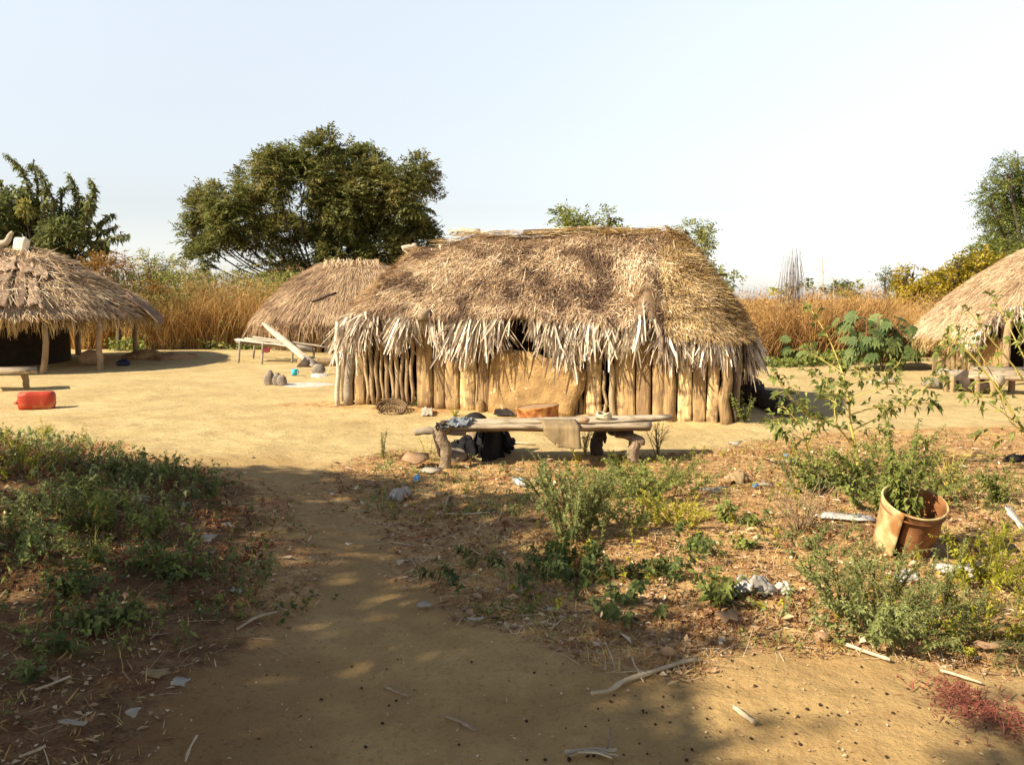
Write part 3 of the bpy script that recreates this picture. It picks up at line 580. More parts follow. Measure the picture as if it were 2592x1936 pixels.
rr2.straw(3000, L=(.2, .45), W=(.012, .02), th=(-.25 * math.pi, math.pi * .8), tint=t2).build('rear_straw', M['straw_gold'], r2)
rr2.hang(2200, L=(.15, .32), W=(.008, .016), th=(math.pi * .85, math.pi * 1.14), r=(.92, 1.), out=.25, tint=(.2, .8)).build('straw_edge', M['straw_gold'], r2)
rr2.hang(1100, L=(.14, .30), W=(.012, .026), th=(math.pi * 1.10, math.pi * 1.30), r=(.93, 1.02), out=.5, tint=(.1, .95)).build('leaf_fringe', M['fringe'], r2)
rr2.hang(500, L=(.35, .75), W=(.014, .03), th=(math.pi * 1.25, math.pi * 1.4), r=(.93, 1.02), out=.2, tint=(.4, 1)).build('leaf_fringe', M['fringe'], r2)
for k, th in enumerate(np.linspace(math.pi * .95, math.pi * 1.75, 46)):
    p0 = rc + (2.3 if 1.165 * math.pi < th < 1.32 * math.pi else 2.86) * np.array([math.cos(th), math.sin(th)]); z = terrain(*p0); mb = MB()
    tube(mb, [(p0[0], p0[1], z - .05), (p0[0] + U(-.02, .02), p0[1], z + .5), (p0[0] + U(-.02, .02), p0[1], rr2.z_at(*p0) - .16)], U(.06, .085), 7, U(.2, .95), True, .06); mb.build('wall_slat', M['pole'], rt)
def cyl_patch(parent, c, rad, a0, a1, z0, z1, m, name):
    mb = MB(); sheet(mb, lambda u, v: np.stack([c[0] + rad * np.cos(a0 + (a1 - a0) * u), c[1] + rad * np.sin(a0 + (a1 - a0) * u), z0 + (z1 - z0) * v + .03 * np.sin(u * 20) * v], -1), 10, 5, .5, .04); return mb.build(name, M[m], parent, smooth=True)
cyl_patch(rt, rc, 2.94, math.pi * 1.125, math.pi * 1.165, 0.02, .78, 'mud', 'mud_panel')
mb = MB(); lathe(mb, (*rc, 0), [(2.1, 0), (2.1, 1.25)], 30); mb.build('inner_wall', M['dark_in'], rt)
b = G(2545, 975); pole_part('post', b - [0, 0, .1], (b[0] - .02, b[1], rr2.z_at(b[0], b[1]) - .14), .07, .06, M['pole'], rt, tint=.6)

# ================================================================ BENCH IN FRONT OF THE HUT
M['rag'] = mat('faded_blue_rag', [(.10, .115, .13), (.36, .39, .40)], nscale=14, namt=.5, bump=.3)
M['sack'] = mat('khaki_cardboard', [(.22, .15, .075), (.40, .29, .15)], nscale=6, namt=.4, bump=.25, stretch=(8, 1, 1))
M['black'] = mat('black_cloth', [(.006, .006, .008), (.022, .02, .022)], nscale=12, namt=.5, bump=.4, rough=.95)
M['soot'] = mat('sooty_pot', [(.008, .007, .007), (.03, .025, .022)], nscale=12, namt=.5, bump=.3, rough=.7)
M['rust'] = mat('rusted_metal', [(0, (.10, .035, .015)), (.4, (.30, .10, .03)), (.7, (.50, .22, .06)), (1, (.62, .40, .18))], nscale=14, namt=.5, bump=.35, bscale=40, rough=.8)
M['paintmetal'] = mat('faded_tin', [(0, (.22, .10, .04)), (.3, (.42, .32, .14)), (.6, (.56, .49, .24)), (1, (.68, .60, .34))], nscale=9, namt=.45, bump=.15, rough=.6, hue2=((.34, .16, .055), 7, .47, .60))
M['rustside'] = mat('rust_brown_tin', [(0, (.09, .035, .015)), (.5, (.26, .11, .04)), (1, (.42, .22, .08))], nscale=6, namt=.45, bump=.3, rough=.7)
M['redplast'] = mat('red_plastic', [(.38, .036, .016), (.54, .07, .026)], nscale=5, namt=.5, rough=.5, spec=.35, bump=.15, hue2=((.46, .20, .09), 8, .54, .72))
M['creamplast'] = mat('cream_plastic', [(.62, .53, .35), (.78, .72, .55)], nscale=5, namt=.5, rough=.5, spec=.35)
M['blueplast'] = mat('blue_plastic', [(.05, .38, .50), (.08, .50, .62)], rough=.4)
M['stone'] = mat('grey_stone', [(.10, .08, .06), (.34, .28, .22)], nscale=10, namt=.5, bump=.5)
M['ash'] = mat('pale_ash', [(.42, .37, .3), (.72, .67, .58)], nscale=20, namt=.5, bump=.4)
M['white'] = mat('white_scrap', [(.24, .20, .14), (.56, .50, .40)], nscale=9, namt=.4, rough=.6)
M['plasticbag'] = mat('translucent_bag', [(.32, .29, .24), (.68, .64, .56)], nscale=9, namt=.3, rough=.35, transl=.3, spec=.5)
M['bluescrap'] = mat('blue_scrap', [(.06, .2, .45), (.15, .38, .62)], rough=.5)
M['pink'] = mat('pink_cloth', [(.55, .10, .16), (.75, .22, .28)], rough=.9)
M['drystick'] = mat('dry_stick', [(.24, .17, .10), (.66, .54, .36)], nscale=10, namt=.3, bump=.3)
M['shard'] = mat('brown_shard', [(.26, .15, .08), (.44, .29, .16)], nscale=12, namt=.4, bump=.3)
M['basket'] = mat('dark_wicker', [(.06, .035, .02), (.26, .17, .09)], nscale=30, namt=.5)

bl0, br0 = G(1122, 1186), G(1608, 1172); bb0, bb1 = G(1203, 1128), G(1515, 1149)
bench = thing('plank_bench', 'rough two-plank bench on forked tree legs in front of the big hut', 'bench', bl0)
BT = .40; YF = (bl0[1] + br0[1]) / 2
def board(name, pts, thick, tint, dz=0., m='greywood', parent=bench):
    """outline points on the top face, far edge then near edge; the board gets uneven edges"""
    far, near = pts; n = 22; A = smoothline(far, n); B = smoothline(near, n); sd = rng.integers(99); mb = MB()
    x = np.linspace(0, 6, n); A[:, 1] += .018 * fbm(x, x * 0, 3, sd); B[:, 1] += .02 * fbm(x, x * 0 + 5, 3, sd + 1); A[:, 2] += .012 * fbm(x, x * 0 + 9, 2, sd); B[:, 2] += .016 * fbm(x * 1.4, x * 0 + 9, 3, sd)
    k = 6; T = np.array([A * (1 - f) + B * f for f in np.linspace(0, 1, k)]); T[1:-1, :, 2] += .004 * rng.normal(size=(k - 2, n))
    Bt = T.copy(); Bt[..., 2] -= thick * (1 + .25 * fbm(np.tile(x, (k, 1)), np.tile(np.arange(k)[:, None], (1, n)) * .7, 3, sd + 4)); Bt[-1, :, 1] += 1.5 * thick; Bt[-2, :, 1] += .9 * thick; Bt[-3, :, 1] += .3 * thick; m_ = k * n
    i = np.arange(k - 1)[:, None] * n; j = np.arange(n - 1)[None]; F = np.stack([i + j, i + n + j, i + n + j + 1, i + j + 1], -1).reshape(-1, 4)
    idx = np.arange(m_).reshape(k, n); e = []
    for a in (idx[0][::-1], idx[-1], idx[:, 0], idx[:, -1][::-1]): e += [(a[q], a[q] + m_, a[q + 1] + m_, a[q + 1]) for q in range(len(a) - 1)]
    mb.add(np.concatenate([T.reshape(-1, 3), Bt.reshape(-1, 3)]), np.concatenate([F, F[:, ::-1] + m_, np.array(e)]), None, np.concatenate([np.full(m_, tint), np.full(m_, .02)])); return mb.build(name, M[m], parent)  # underside tint dark: unweathered wood and shade painted down the front edge
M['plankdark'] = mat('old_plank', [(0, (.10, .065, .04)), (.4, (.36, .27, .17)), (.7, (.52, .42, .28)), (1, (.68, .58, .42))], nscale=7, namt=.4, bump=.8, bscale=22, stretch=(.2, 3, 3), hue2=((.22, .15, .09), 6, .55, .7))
def Z0(px, py, z): d = ray(px, py); return d * ((z - CAMZ) / d[2]) + [0, 0, CAMZ]
zf = CAMZ + P(1400, 1080, YF)[2] - CAMZ; zf = float(P(1400, 1079, YF - .02)[2])
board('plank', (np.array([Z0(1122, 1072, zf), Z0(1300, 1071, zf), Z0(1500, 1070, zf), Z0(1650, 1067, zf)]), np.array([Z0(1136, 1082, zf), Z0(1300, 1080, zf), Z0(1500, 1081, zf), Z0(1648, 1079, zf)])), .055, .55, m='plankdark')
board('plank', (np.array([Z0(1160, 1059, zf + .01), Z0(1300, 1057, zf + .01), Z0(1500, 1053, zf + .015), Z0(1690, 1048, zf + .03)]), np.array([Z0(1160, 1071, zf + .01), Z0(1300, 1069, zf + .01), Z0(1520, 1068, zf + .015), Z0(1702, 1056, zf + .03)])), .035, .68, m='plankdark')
def leg(name, pts, r, m='barkleg', tint=.5, parent=bench):
    mb = MB(); c = smoothline(pts, 14); tube(mb, c, np.interp(np.linspace(0, 1, 14), np.linspace(0, 1, len(r)), r), 10, tint, True, .12); return mb.build(name, M[m], parent, smooth=True)
Yl = bl0[1]
lg = leg('leg', [bl0 - [0, 0, .08], P(1130, 1140, Yl), P(1117, 1110, Yl), P(1110, 1078, Yl)], [.052, .05, .055, .05])
leg('fork', [P(1112, 1108, Yl + .02), P(1125, 1092, Yl + .02), P(1139, 1074, Yl + .03)], [.04, .035, .03], parent=lg)
leg('leg', [P(1116, 1155, Yl + .02), P(1105, 1110, Yl), P(1102, 1088, Yl)], [.018, .028, .03], 'darkwood')
leg('leg', [bb0 - [0, 0, .08], P(1198, 1110, bb0[1]), P(1205, 1080, bb0[1])], [.075, .07, .065], tint=.75)
lg = leg('leg', [bb1 - [0, 0, .08], P(1509, 1130, bb1[1]), P(1518, 1100, bb1[1]), P(1526, 1085, bb1[1])], [.065, .062, .06, .05], 'darkwood')
leg('fork', [P(1514, 1112, bb1[1] - .05), P(1530, 1106, bb1[1] - .06), P(1531, 1122, bb1[1] - .06)], [.035, .025, .008], 'darkwood', parent=lg)
Yr = br0[1]
lg = leg('leg', [br0 - [0, 0, .08], P(1602, 1150, Yr), P(1606, 1125, Yr), P(1610, 1108, Yr)], [.045, .055, .06, .05])
leg('fork', [P(1608, 1112, Yr), P(1622, 1116, Yr - .02), P(1624, 1126, Yr - .02)], [.045, .04, .03], parent=lg)
leg('fork', [P(1610, 1112, Yr), P(1588, 1102, Yr + .05), P(1560, 1098, Yr + .12)], [.042, .04, .035], parent=lg)
leg('crossbar', [P(1050, 1094, Yl + .12), P(1090, 1090, Yl + .1), P(1180, 1096, Yl + .1)], [.03, .034, .03], 'greywood', .3)
leg('crossbar', [P(1545, 1093, Yr + .3), P(1565, 1097, Yr + .1), P(1600, 1096, Yr)], [.03, .03, .03], 'darkwood')
# things on and under the bench
def rag(name, label, cat, fn, m, nu=16, nv=12, thick=.006):
    mb = MB(); sheet(mb, fn, nu, nv, .5, thick); c = mb.V[0].mean(0); o = mb.build(name, M[m], None, c, True); return tag(o, label, cat)
def lay(corners, amp, sc=3., seed=1, top=0.):
    a, b, c, d = [np.asarray(q, float) for q in corners]
    def fn(u, v):
        p = (a[None, None] * ((1 - u) * (1 - v))[..., None] + b * (u * (1 - v))[..., None] + c * (u * v)[..., None] + d * ((1 - u) * v)[..., None])
        p = p.copy(); nz = np.abs(fbm(u * sc + seed, v * sc, 3, seed)) * 2 * amp; p[..., 2] += nz + top; p[..., 0] += amp * .6 * fbm(u * 4, v * 4 + seed, 2, seed + 3); p[..., 1] += amp * fbm(u * 3 + 7, v * 5, 2, seed + 5); return p
    return fn
zt = zf + .012
rag('crumpled_rag', 'faded grey-blue rag crumpled on the left end of the plank bench', 'rag', lay((Z0(1112, 1082, zt), Z0(1172, 1082, zt), Z0(1205, 1060, zt), Z0(1150, 1060, zt)), .075, 4., 5), 'rag', 22, 16)
rag('dark_rag', 'dark bundled rag knotted over the forked leg of the bench', 'rag', lay((P(1100, 1092, Yl - .06), P(1128, 1095, Yl - .07), P(1130, 1072, Yl - .04), P(1106, 1070, Yl - .03)), .05, 4., 8), 'darkwood')
def drape(u, v):
    ang = np.clip((v - .22) / .12, 0, 1); p0 = Z0(1369, 1066, zt); p1 = Z0(1457, 1066, zt); base = p0[None, None] * (1 - u)[..., None] + p1 * u[..., None]
    yy = np.where(v < .25, -v * .55, -.137); zz = np.where(v < .25, .012, .012 - (v - .25) * .235); p = base.copy(); yq = Z0(1400, 1081, zt)[1] - p0[1]
    p[..., 1] = p0[1] + yq * np.clip(v / .25, 0, 1) - .035 * sstep(.2, .3, v) - .02 * v - .012 * np.sin(u * 9) * v; p[..., 2] = zt + zz
    p[..., 1] += .03 * fbm(u * 2.5, v * 2., 3, 7); cut = .35 * np.maximum(v - .55, 0) * np.clip(.3 - u, 0, 1) / .3; p[..., 0] += cut * .8 + .02 * v; p[..., 2] += .02 * u * -v; return p
rag('cardboard_flap', 'stiff khaki cardboard sheet hanging over the front edge of the bench', 'cardboard', drape, 'sack', 14, 22, .008)
mb = MB(); q = Z0(1478, 1068, zf + .03); blob(mb, q + [0, 0, .015], (.05, .03, .028), 10, 7, .35, 3); tag(mb.build('wood_chip', M['shard'], None, q, False), 'small brown wooden block lying on the bench top right of the cardboard', 'block')
mb = MB(); q = Z0(1528, 1052, zf + .05)
for k in range(4): th = np.linspace(0, 2 * math.pi, 16); tube(mb, np.stack([q[0] + .07 * np.cos(th) * (1 - k * .05), q[1] + .07 * np.sin(th), q[2] - .02 + .012 * k + .012 * np.sin(th * 2 + k)], -1), .012, 5, U(.3, .9), False)
tag(mb.build('rope_coil', M['drystick'], None, q, True), 'coil of pale rope on the rear plank of the bench', 'rope')
def hang_(u, v):
    a = P(1228, 1088, 7.9); b = P(1262, 1088, 8.1); p = a[None, None] * (1 - u)[..., None] + b * u[..., None]; p = p.copy(); p[..., 0] += (u - .35) * v * .12; p[..., 2] -= v * .34; p[..., 1] += .04 * np.sin(u * 8 + v * 2); return p
rag('black_garment', 'black garment hanging down from the bench planks beside the thick rear leg', 'garment', hang_, 'black', 12, 12)
mb = MB(); tube(mb, smoothline([G(1238, 1150) + [0, 0, .06], G(1270, 1128) + [0, 0, .05], G(1300, 1123) + [0, 0, .03]], 10), np.linspace(.07, .03, 10), 8, .5, True, .25)
tag(mb.build('rolled_cloth', M['black'], None, G(1270, 1130), True), 'twisted end of black cloth lying on the sand right of the heap under the bench', 'cloth')
mb = MB(); q = G(1300, 1124); tube(mb, [q + [0, 0, .02], G(1356, 1127) + [0, 0, .01]], [.012, .006], 6); tag(mb.build('stick', M['drystick'], None, q), 'thin brown stick on the sand under the middle of the bench', 'stick')
mb = MB(); q = G(1153, 1165); blob(mb, q + [0, 0, .04], (.11, .08, .075), 14, 9, .3, 6); tag(mb.build('stone', M['stone'], None, q), 'mottled grey stone at the foot of the left forked bench leg', 'stone')

# ================================================================ BETWEEN BENCH AND HUT
q = G(1366, 1082); R0 = 54 * q[1] / FPX; tin = thing('rusty_drum', 'rusty cut-down metal drum with a dusty lid behind the bench', 'drum', q)
ax = unit(np.array([-.09, .01, 1.0])); dn = lambda th, i: .02 * np.sin(th * 5 + i) + .012 * np.sin(th * 11)
mb = MB(); lathe(mb, q - [0, 0, .03], [(R0 * .99, 0), (R0 * 1.0, .1), (R0 * .97, .18), (R0 * 1.0, .27), (R0 * 1.02, .275), (R0 * .96, .285)], 36, ax, dent=dn); mb.build('body', M['rust'], tin, smooth=True)
mb = MB(); lathe(mb, q - [0, 0, .03] + ax * .278, [(R0 * .97, 0), (R0 * .5, .006), (.001, .004)], 36, ax); mb.build('lid', M['shard'], tin, smooth=True)
q = G(1203, 1075); mb = MB(); lathe(mb, q, [(.155, 0), (.15, .05), (.125, .10), (.07, .135), (.02, .15), (.001, .152)], 24, (0.03, 0, 1)); tag(mb.build('black_pot', M['soot'], None, q, True), 'upturned soot-black round pot behind the left end of the bench', 'pot')
q = G(1272, 1052); mb = MB(); sheet(mb, lay((G(1250, 1056) + [0, 0, .03], G(1300, 1057) + [0, 0, .03], G(1285, 1044) + [0, 0, .06], G(1255, 1042) + [0, 0, .06]), .05, 3, 2), 10, 8, .5, .01); tag(mb.build('black_scrap', M['soot'], None, q), 'flat black scrap of metal by the mud panel, left of the drum', 'scrap')
# wicker basket lying open
q = G(992, 1044); bk = thing('wicker_basket', 'dark broken wicker basket lying at the foot of the pole wall', 'basket', q); mb = MB(); ax = unit(np.array([.05, -.45, 1.]))
A_ = unit(np.cross(ax, [0, 1, .1])); B_ = np.cross(ax, A_)
for k in range(26):
    th = k / 26 * 2 * math.pi; tube(mb, [q + ax * h + r_ * (A_ * math.cos(th) + B_ * math.sin(th)) for r_, h in ((.10, 0.0), (.17, .04), (.21, .10 + U(-.03, .05)))], .006, 4, U(0, 1), False)
mb.build('ribs', M['basket'], bk); mb = MB()
for k, (r_, h) in enumerate(((.04, 0.0), (.08, .0), (.11, .005), (.135, .02), (.16, .035), (.18, .055), (.195, .075))):
    th = np.linspace(0, 2 * math.pi, 30); tube(mb, q + ax * (h + .012) + r_ * (np.cos(th)[:, None] * A_ + np.sin(th)[:, None] * B_), .010, 5, U(.2, 1), False)
mb.build('weave', M['basket'], bk)
q = G(1082, 1050); rag('white_scrap', 'white crumpled scrap in front of the clay planks, left of the black pot', 'scrap', lay((G(1066, 1053) + [0, 0, .01], G(1094, 1055) + [0, 0, .01], G(1092, 1043) + [0, 0, .05], G(1070, 1041) + [0, 0, .05]), .05, 3, 4), 'white', 10, 8)
# fallen root log at the right end
lg = thing('fallen_log', 'dark gnarled log slanting down behind the right corner of the big hut', 'log', G(1960, 1055))
mb = MB(); tube(mb, smoothline([P(1868, 950, 12.2), P(1893, 962, 12.0), P(1915, 990, 11.8), P(1945, 1020, 11.4), P(1990, 1048, 11.0)], 16), np.linspace(.08, .16, 16), 10, .5, True, .25); mb.build('trunk', M['darkwood'], lg, smooth=True)
mb = MB(); tube(mb, smoothline([P(1868, 1010, 11.9), P(1900, 1000, 11.8), P(1940, 1018, 11.5)], 10), np.linspace(.17, .10, 10), 9, .4, True, .3); mb.build('root', M['darkwood'], lg, smooth=True)
for a, b in (((1893, 960), (1878, 948)), ((1905, 975), (1925, 988)), ((1930, 1002), (1920, 985))): pole_part('stub', P(*a, 12.0), P(*b, 12.0), .035, .012, M['greywood'], lg, n=4, tint=.6)

# ================================================================ REAR RACK, PLANK, HEARTHS
r1, r2_ = G(603, 916), G(740, 920); rk = thing('slatted_rack', 'low table of pale split slats on thin stakes in front of the rear hut', 'table', r1)
for (px, py, pt) in ((603, 918, 862), (662, 922, 868), (738, 919, 872), (640, 908, 866), (792, 912, 882)):
    b = G(px, py); pole_part('leg', b - [0, 0, .08], P(px + 4, pt, b[1]), .028, .026, M['greywood'], rk, n=5, tint=.3)
Yk = r1[1]
for (a, b, dy, w) in (((596, 858), (775, 880), -.1, .15), ((600, 856), (790, 884), .1, .13), ((620, 853), (788, 877), .3, .14), ((640, 852), (828, 876), .5, .12)):
    p0, p1 = P(*a, Yk + dy), P(*b, Yk + dy - .3); mb = MB(); s_ = np.array([0, w / 2, 0]); n_ = 8; t = np.linspace(0, 1, n_)[:, None]; c = p0 * (1 - t) + p1 * t + rng.normal(0, .008, (n_, 3)); top = np.concatenate([c + s_, (c - s_)[::-1]]); slab(mb, top, .035, (0, 0, 1), U(.6, 1)); mb.build('slat', M['greywood'], rk)
pole_part('rail', P(598, 866, Yk), P(790, 888, Yk - .3), .03, .03, M['greywood'], rk, tint=.2)
mb = MB(); p0, p1 = P(664, 816, 21.2), G(800, 931) + [0, 0, .02]; w = np.array([.055, .01, .04]); n_ = 10; t = np.linspace(0, 1, n_)[:, None]; c = p0 * (1 - t) + p1 * t; wd = np.interp(t[:, 0], [0, .15, .9, 1], [.3, 1, 1.1, .5])[:, None]
slab(mb, np.concatenate([c + w * wd, (c - w * wd)[::-1]]), .05, (.3, -.9, .4), .65); tag(mb.build('leaning_plank', M['greywood'], None, p1), 'long weathered plank slanting across the slatted rack down to the sand', 'plank')
rag('pink_cloth', 'small pink cloth hanging under the slatted rack', 'cloth', lay((P(660, 895, 20.6), P(682, 893, 20.6), P(686, 881, 20.6), P(664, 880, 20.6)), .06, 3, 6), 'pink', 9, 7)
for px, py, dx, sz, lb in ((812, 905, 0, (.5, .22, .10), 'low brown log lying beside the foot of the leaning plank'),):
    q = G(px, py + 22); mb = MB(); tube(mb, smoothline([q + [-.5, .1, .08], q + [0, .0, .1], q + [.55, .2, .09]], 10), [.09] * 10, 8, .4, True, .25); tag(mb.build('log', M['pole'], None, q, True), lb, 'log')
q = G(768, 929); mb = MB(); slab(mb, [q + [-.15, 0, .01], q + [.2, -.03, .01], q + [.02, .08, .22]], .05, (0, -1, .3)); tag(mb.build('dark_stone', M['darkwood'], None, q), 'dark wedge-shaped piece at the lower end of the leaning plank', 'stone')
q = G(745, 950); cp = thing('blue_cup', 'small light-blue plastic cup standing on the sand near the rear rack', 'cup', q); mb = MB(); lathe(mb, q, [(.001, 0), (.05, 0), (.055, .05), (.068, .12), (.060, .12), (.05, .03), (.001, .02)], 20); mb.build('bowl', M['blueplast'], cp, smooth=True)
mb = MB(); th = np.linspace(-1.5, 1.5, 8); tube(mb, np.stack([q[0] + .06 + .03 * np.cos(th), q[1] + 0 * th, q[2] + .07 + .035 * np.sin(th)], -1), .008, 5); mb.build('handle', M['blueplast'], cp, smooth=True)
for k, (px, py, r_, lb) in enumerate(((681, 974, (.09, .08, .17), 'hearth stone banked with ash, leftmost of the three cooking stones'), (701, 975, (.09, .08, .15), 'dark hearth stone, middle of the three cooking stones'), (714, 976, (.09, .07, .13), 'pinkish broken hearth stone, rightmost of the three cooking stones'))):
    q = G(px, py); mb = MB(); blob(mb, q + [0, 0, r_[2] * .5], r_, 9, 7, .35, k + 3); tag(mb.build('hearth_stone', M['stone'], None, q), lb, 'stone', 'cooking stones on the sand yard')
def patch_stuff(name, label, cat, poly, m, h=.01):
    p = G(*np.array(poly).T); c = p.mean(0); mb = MB(); k = 5; n_ = len(p); V = []
    for s_ in np.linspace(1, 0.05, k):
        r_ = c + (p - c) * s_; r_[:, 2] = terrain(r_[:, 0], r_[:, 1]) + h * (1 - s_ ** 2) * (1 + .6 * rng.normal(size=n_) * .3) + .004 - (.012 if s_ == 1 else 0); V.append(r_)
    V = np.concatenate(V); F = [(a * n_ + b, a * n_ + (b + 1) % n_, (a + 1) * n_ + (b + 1) % n_, (a + 1) * n_ + b) for a in range(k - 1) for b in range(n_)]
    mb.add(V, np.array(F), None, .5); return tag(mb.build(name, M[m], None, c, True), label, cat, kind='stuff')
ell = lambda cx, cy, rx, ry, n=22: [(cx + rx * math.cos(a) * (1 + .12 * math.sin(a * 3 + cx)), cy + ry * math.sin(a)) for a in np.linspace(2 * math.pi, 0, n, endpoint=False)]
patch_stuff('ash_heap', 'thin pale bed of wood ash spread over the sand beside the cooking stones', 'ash', ell(770, 974, 85, 7), 'ash', .008)
patch_stuff('ash_heap', 'small bright heap of ash under the lone stone near the hut corner', 'ash', ell(806, 951, 24, 6), 'ash', .04)
q = G(806, 949); mb = MB(); blob(mb, q + [0, 0, .1], (.14, .1, .11), 11, 8, .35, 9); tag(mb.build('stone', M['stone'], None, q), 'grey stone sitting in a small ash heap near the left corner of the hut', 'stone')
# earth filled hollow
q = G(448, 908); hol = thing('buried_basin', 'wide dark-rimmed basin sunk in the ground and half filled with earth beyond the shelter', 'basin', q); mb = MB()
lathe(mb, q, [(.46, -.05), (.47, .10), (.44, .11), (.40, .03), (.3, -.03)], 30, dent=lambda th, i: .03 * np.sin(th * 2)); mb.build('rim', M['shard'], hol, smooth=True)
mb = MB(); blob(mb, q + [0, 0, .0], (.40, .36, .17), 16, 8, .25, 5); mb.build('earth_fill', M['mud'], hol, smooth=True)

# ================================================================ SHELTER SIDE
q = G(90, 1036); jc = thing('red_jerrycan', 'red plastic jerrycan lying on its side on the sand, far left', 'jerrycan', q)
ya = R(-24); ex = np.array([math.cos(ya), -math.sin(ya), 0]); ey = np.array([math.sin(ya), math.cos(ya), 0]); ez = np.array([0, 0, 1.])
ex = unit(np.array([.93, .36, 0])); ey = unit(np.array([-.36, .93, 0]))
def rbox(c, L, W, H, r, nseg=24, ends=(.02, .05), wave=0.):
    """rounded body along ex: rings of a rounded rectangle"""
    mb = MB(); V = []; xs_ = [-L / 2, -L / 2 + .004, -L / 2 + ends[0], -L * .2, 0, L * .2, L / 2 - ends[1], L / 2 - ends[1] * .3, L / 2]; sc_ = [.55, .86, 1, 1, 1 - wave, 1, 1, .88, .6]
    th = np.linspace(0, 2 * math.pi, nseg, endpoint=False)
    for x, s_ in zip(xs_, sc_):
        a, b = np.cos(th), np.sin(th); e = 5.; y = np.sign(a) * np.abs(a) ** (2 / e) * W / 2 * s_; z = np.sign(b) * np.abs(b) ** (2 / e) * H / 2 * s_
        V.append(c + ex * x + y[:, None] * ey + z[:, None] * ez)
    n_ = len(xs_); V = np.concatenate(V); i = np.arange(n_ - 1)[:, None] * nseg; j = np.arange(nseg)[None]; k = (j + 1) % nseg
    F = np.stack([i + j, i + nseg + j, i + nseg + k, i + k], -1).reshape(-1, 4); V = np.vstack([V, c - ex * L / 2, c + ex * L / 2]); b = n_ * nseg
    F3 = [(b, q_, (q_ + 1) % nseg) for q_ in range(nseg)] + [(b + 1, (n_ - 1) * nseg + (q_ + 1) % nseg, (n_ - 1) * nseg + q_) for q_ in range(nseg)]
    mb.add(V, F, np.array(F3), .5); return mb
c0 = q + [0, .05, .12]; rbox(c0, .45, .27, .24, .05, wave=.03).build('body', M['redplast'], jc, smooth=True)
mb = MB(); e0 = c0 - ex * .225; lathe(mb, e0 + ey * .07 - ez * .02, [(.034, -.01), (.034, .03), (.001, .032)], 14, -ex); mb.build('cap', M['rust'], jc, smooth=True)
mb = MB(); tube(mb, smoothline([e0 + ey * .02 + ez * -.02, e0 - ex * .035 + ey * -.01 + ez * -.02, e0 - ex * .035 - ey * .09 - ez * .02, e0 - ey * .12 - ez * .02], 10), .016, 6); mb.build('handle', M['redplast'], jc, smooth=True)
# white jerrycan and branch on the shelter roof
def on_roof(rf, px, py, guess):
    best = None
    T, Rr = np.meshgrid(np.linspace(math.pi, 2 * math.pi, 120), np.linspace(.02, 1, 60)); p = rf.S(T, Rr); d = p - [0, 0, CAMZ]; v = ray(px, py); v = v / np.linalg.norm(v); cr = np.linalg.norm(np.cross(d, v), axis=1); cr = cr + .02 * np.linalg.norm(d, axis=1); return p[np.argmin(cr)]
q = on_roof(rs, 54, 634, 18); wj = thing('white_jerrycan', 'cream plastic jerrycan sitting on top of the shelter roof', 'jerrycan', q); ex, ey = np.array([.2, 0, .98]), np.array([.25, .95, 0]); ex = unit(ex); ez_ = ez; ez = np.cross(ex, ey)
rbox(q + [0, 0, .13], .30, .22, .30, .05).build('body', M['creamplast'], wj, smooth=True); mb = MB(); lathe(mb, q + [.07, .02, .27], [(.035, 0), (.035, .03), (.001, .03)], 12); mb.build('cap', M['creamplast'], wj); ez = ez_
mb = MB(); q = on_roof(rs, 12, 625, 18) + [0, 0, .06]; tube(mb, smoothline([q + [-.5, 0, .0], q + [0, 0, .05], q + [.13, 0, .22], q + [.2, 0, .3]], 12), np.linspace(.09, .035, 12), 9, .6, True, .1); tag(mb.build('forked_branch', M['greywood'], None, q, True), 'thick bare branch lying on the shelter roof left of the cream jerrycan', 'branch')
# bench by the shelter
lb_ = G(60, 985); sb = thing('log_bench', 'short rough bench standing in the sun in front of the shelter', 'bench', lb_)
mb = MB(); zt_ = .36; c = [Z0(-70, 937, zt_), Z0(40, 936, zt_), Z0(93, 934, zt_), Z0(93, 928, zt_), Z0(40, 929, zt_), Z0(-70, 930, zt_)]; slab(mb, c, .07, (0, 0, 1), .5); mb.build('seat', M['plankdark'], sb)
for px, py, pt in ((64, 984, 942), (-50, 984, 942)): b = G(px, py); pole_part('leg', b - [0, 0, .05], P(px - 6, pt, b[1]), .045, .06, M['pole'], sb, (.03, 0, 0), n=6)
pole_part('rail', Z0(-60, 945, .3), Z0(70, 940, .3), .035, .03, M['darkwood'], sb)
q = G(232, 924); mb = MB(); blob(mb, q + [0, 0, .16], (.27, .2, .19), 12, 8, .14, 2); tag(mb.build('mud_block', M['shard'], None, q, True), 'dark squared lump of mud in the shade beside the middle shelter post', 'block')
q = G(312, 926); mb = MB(); blob(mb, q + [0, 0, .06], (.13, .10, .09), 14, 10, .45, 8); M['bluebag'] = mat('dark_blue_bag', [(.012, .016, .035), (.03, .04, .08)], rough=.5); tag(mb.build('blue_bag', M['bluebag'], None, q, True), 'dark blue plastic bag in the shade between two shelter posts', 'bag')
q = G(150, 882); mb = MB(); tube(mb, smoothline([q + [-.6, 0, .1], q + [0, .1, .2], q + [.9, 0, .12]], 10), np.linspace(.2, .1, 10), 9, .6, True, .3); tag(mb.build('fallen_log', M['pole'], None, q, True), 'old tree trunk lying behind the shelter among green weeds', 'log')

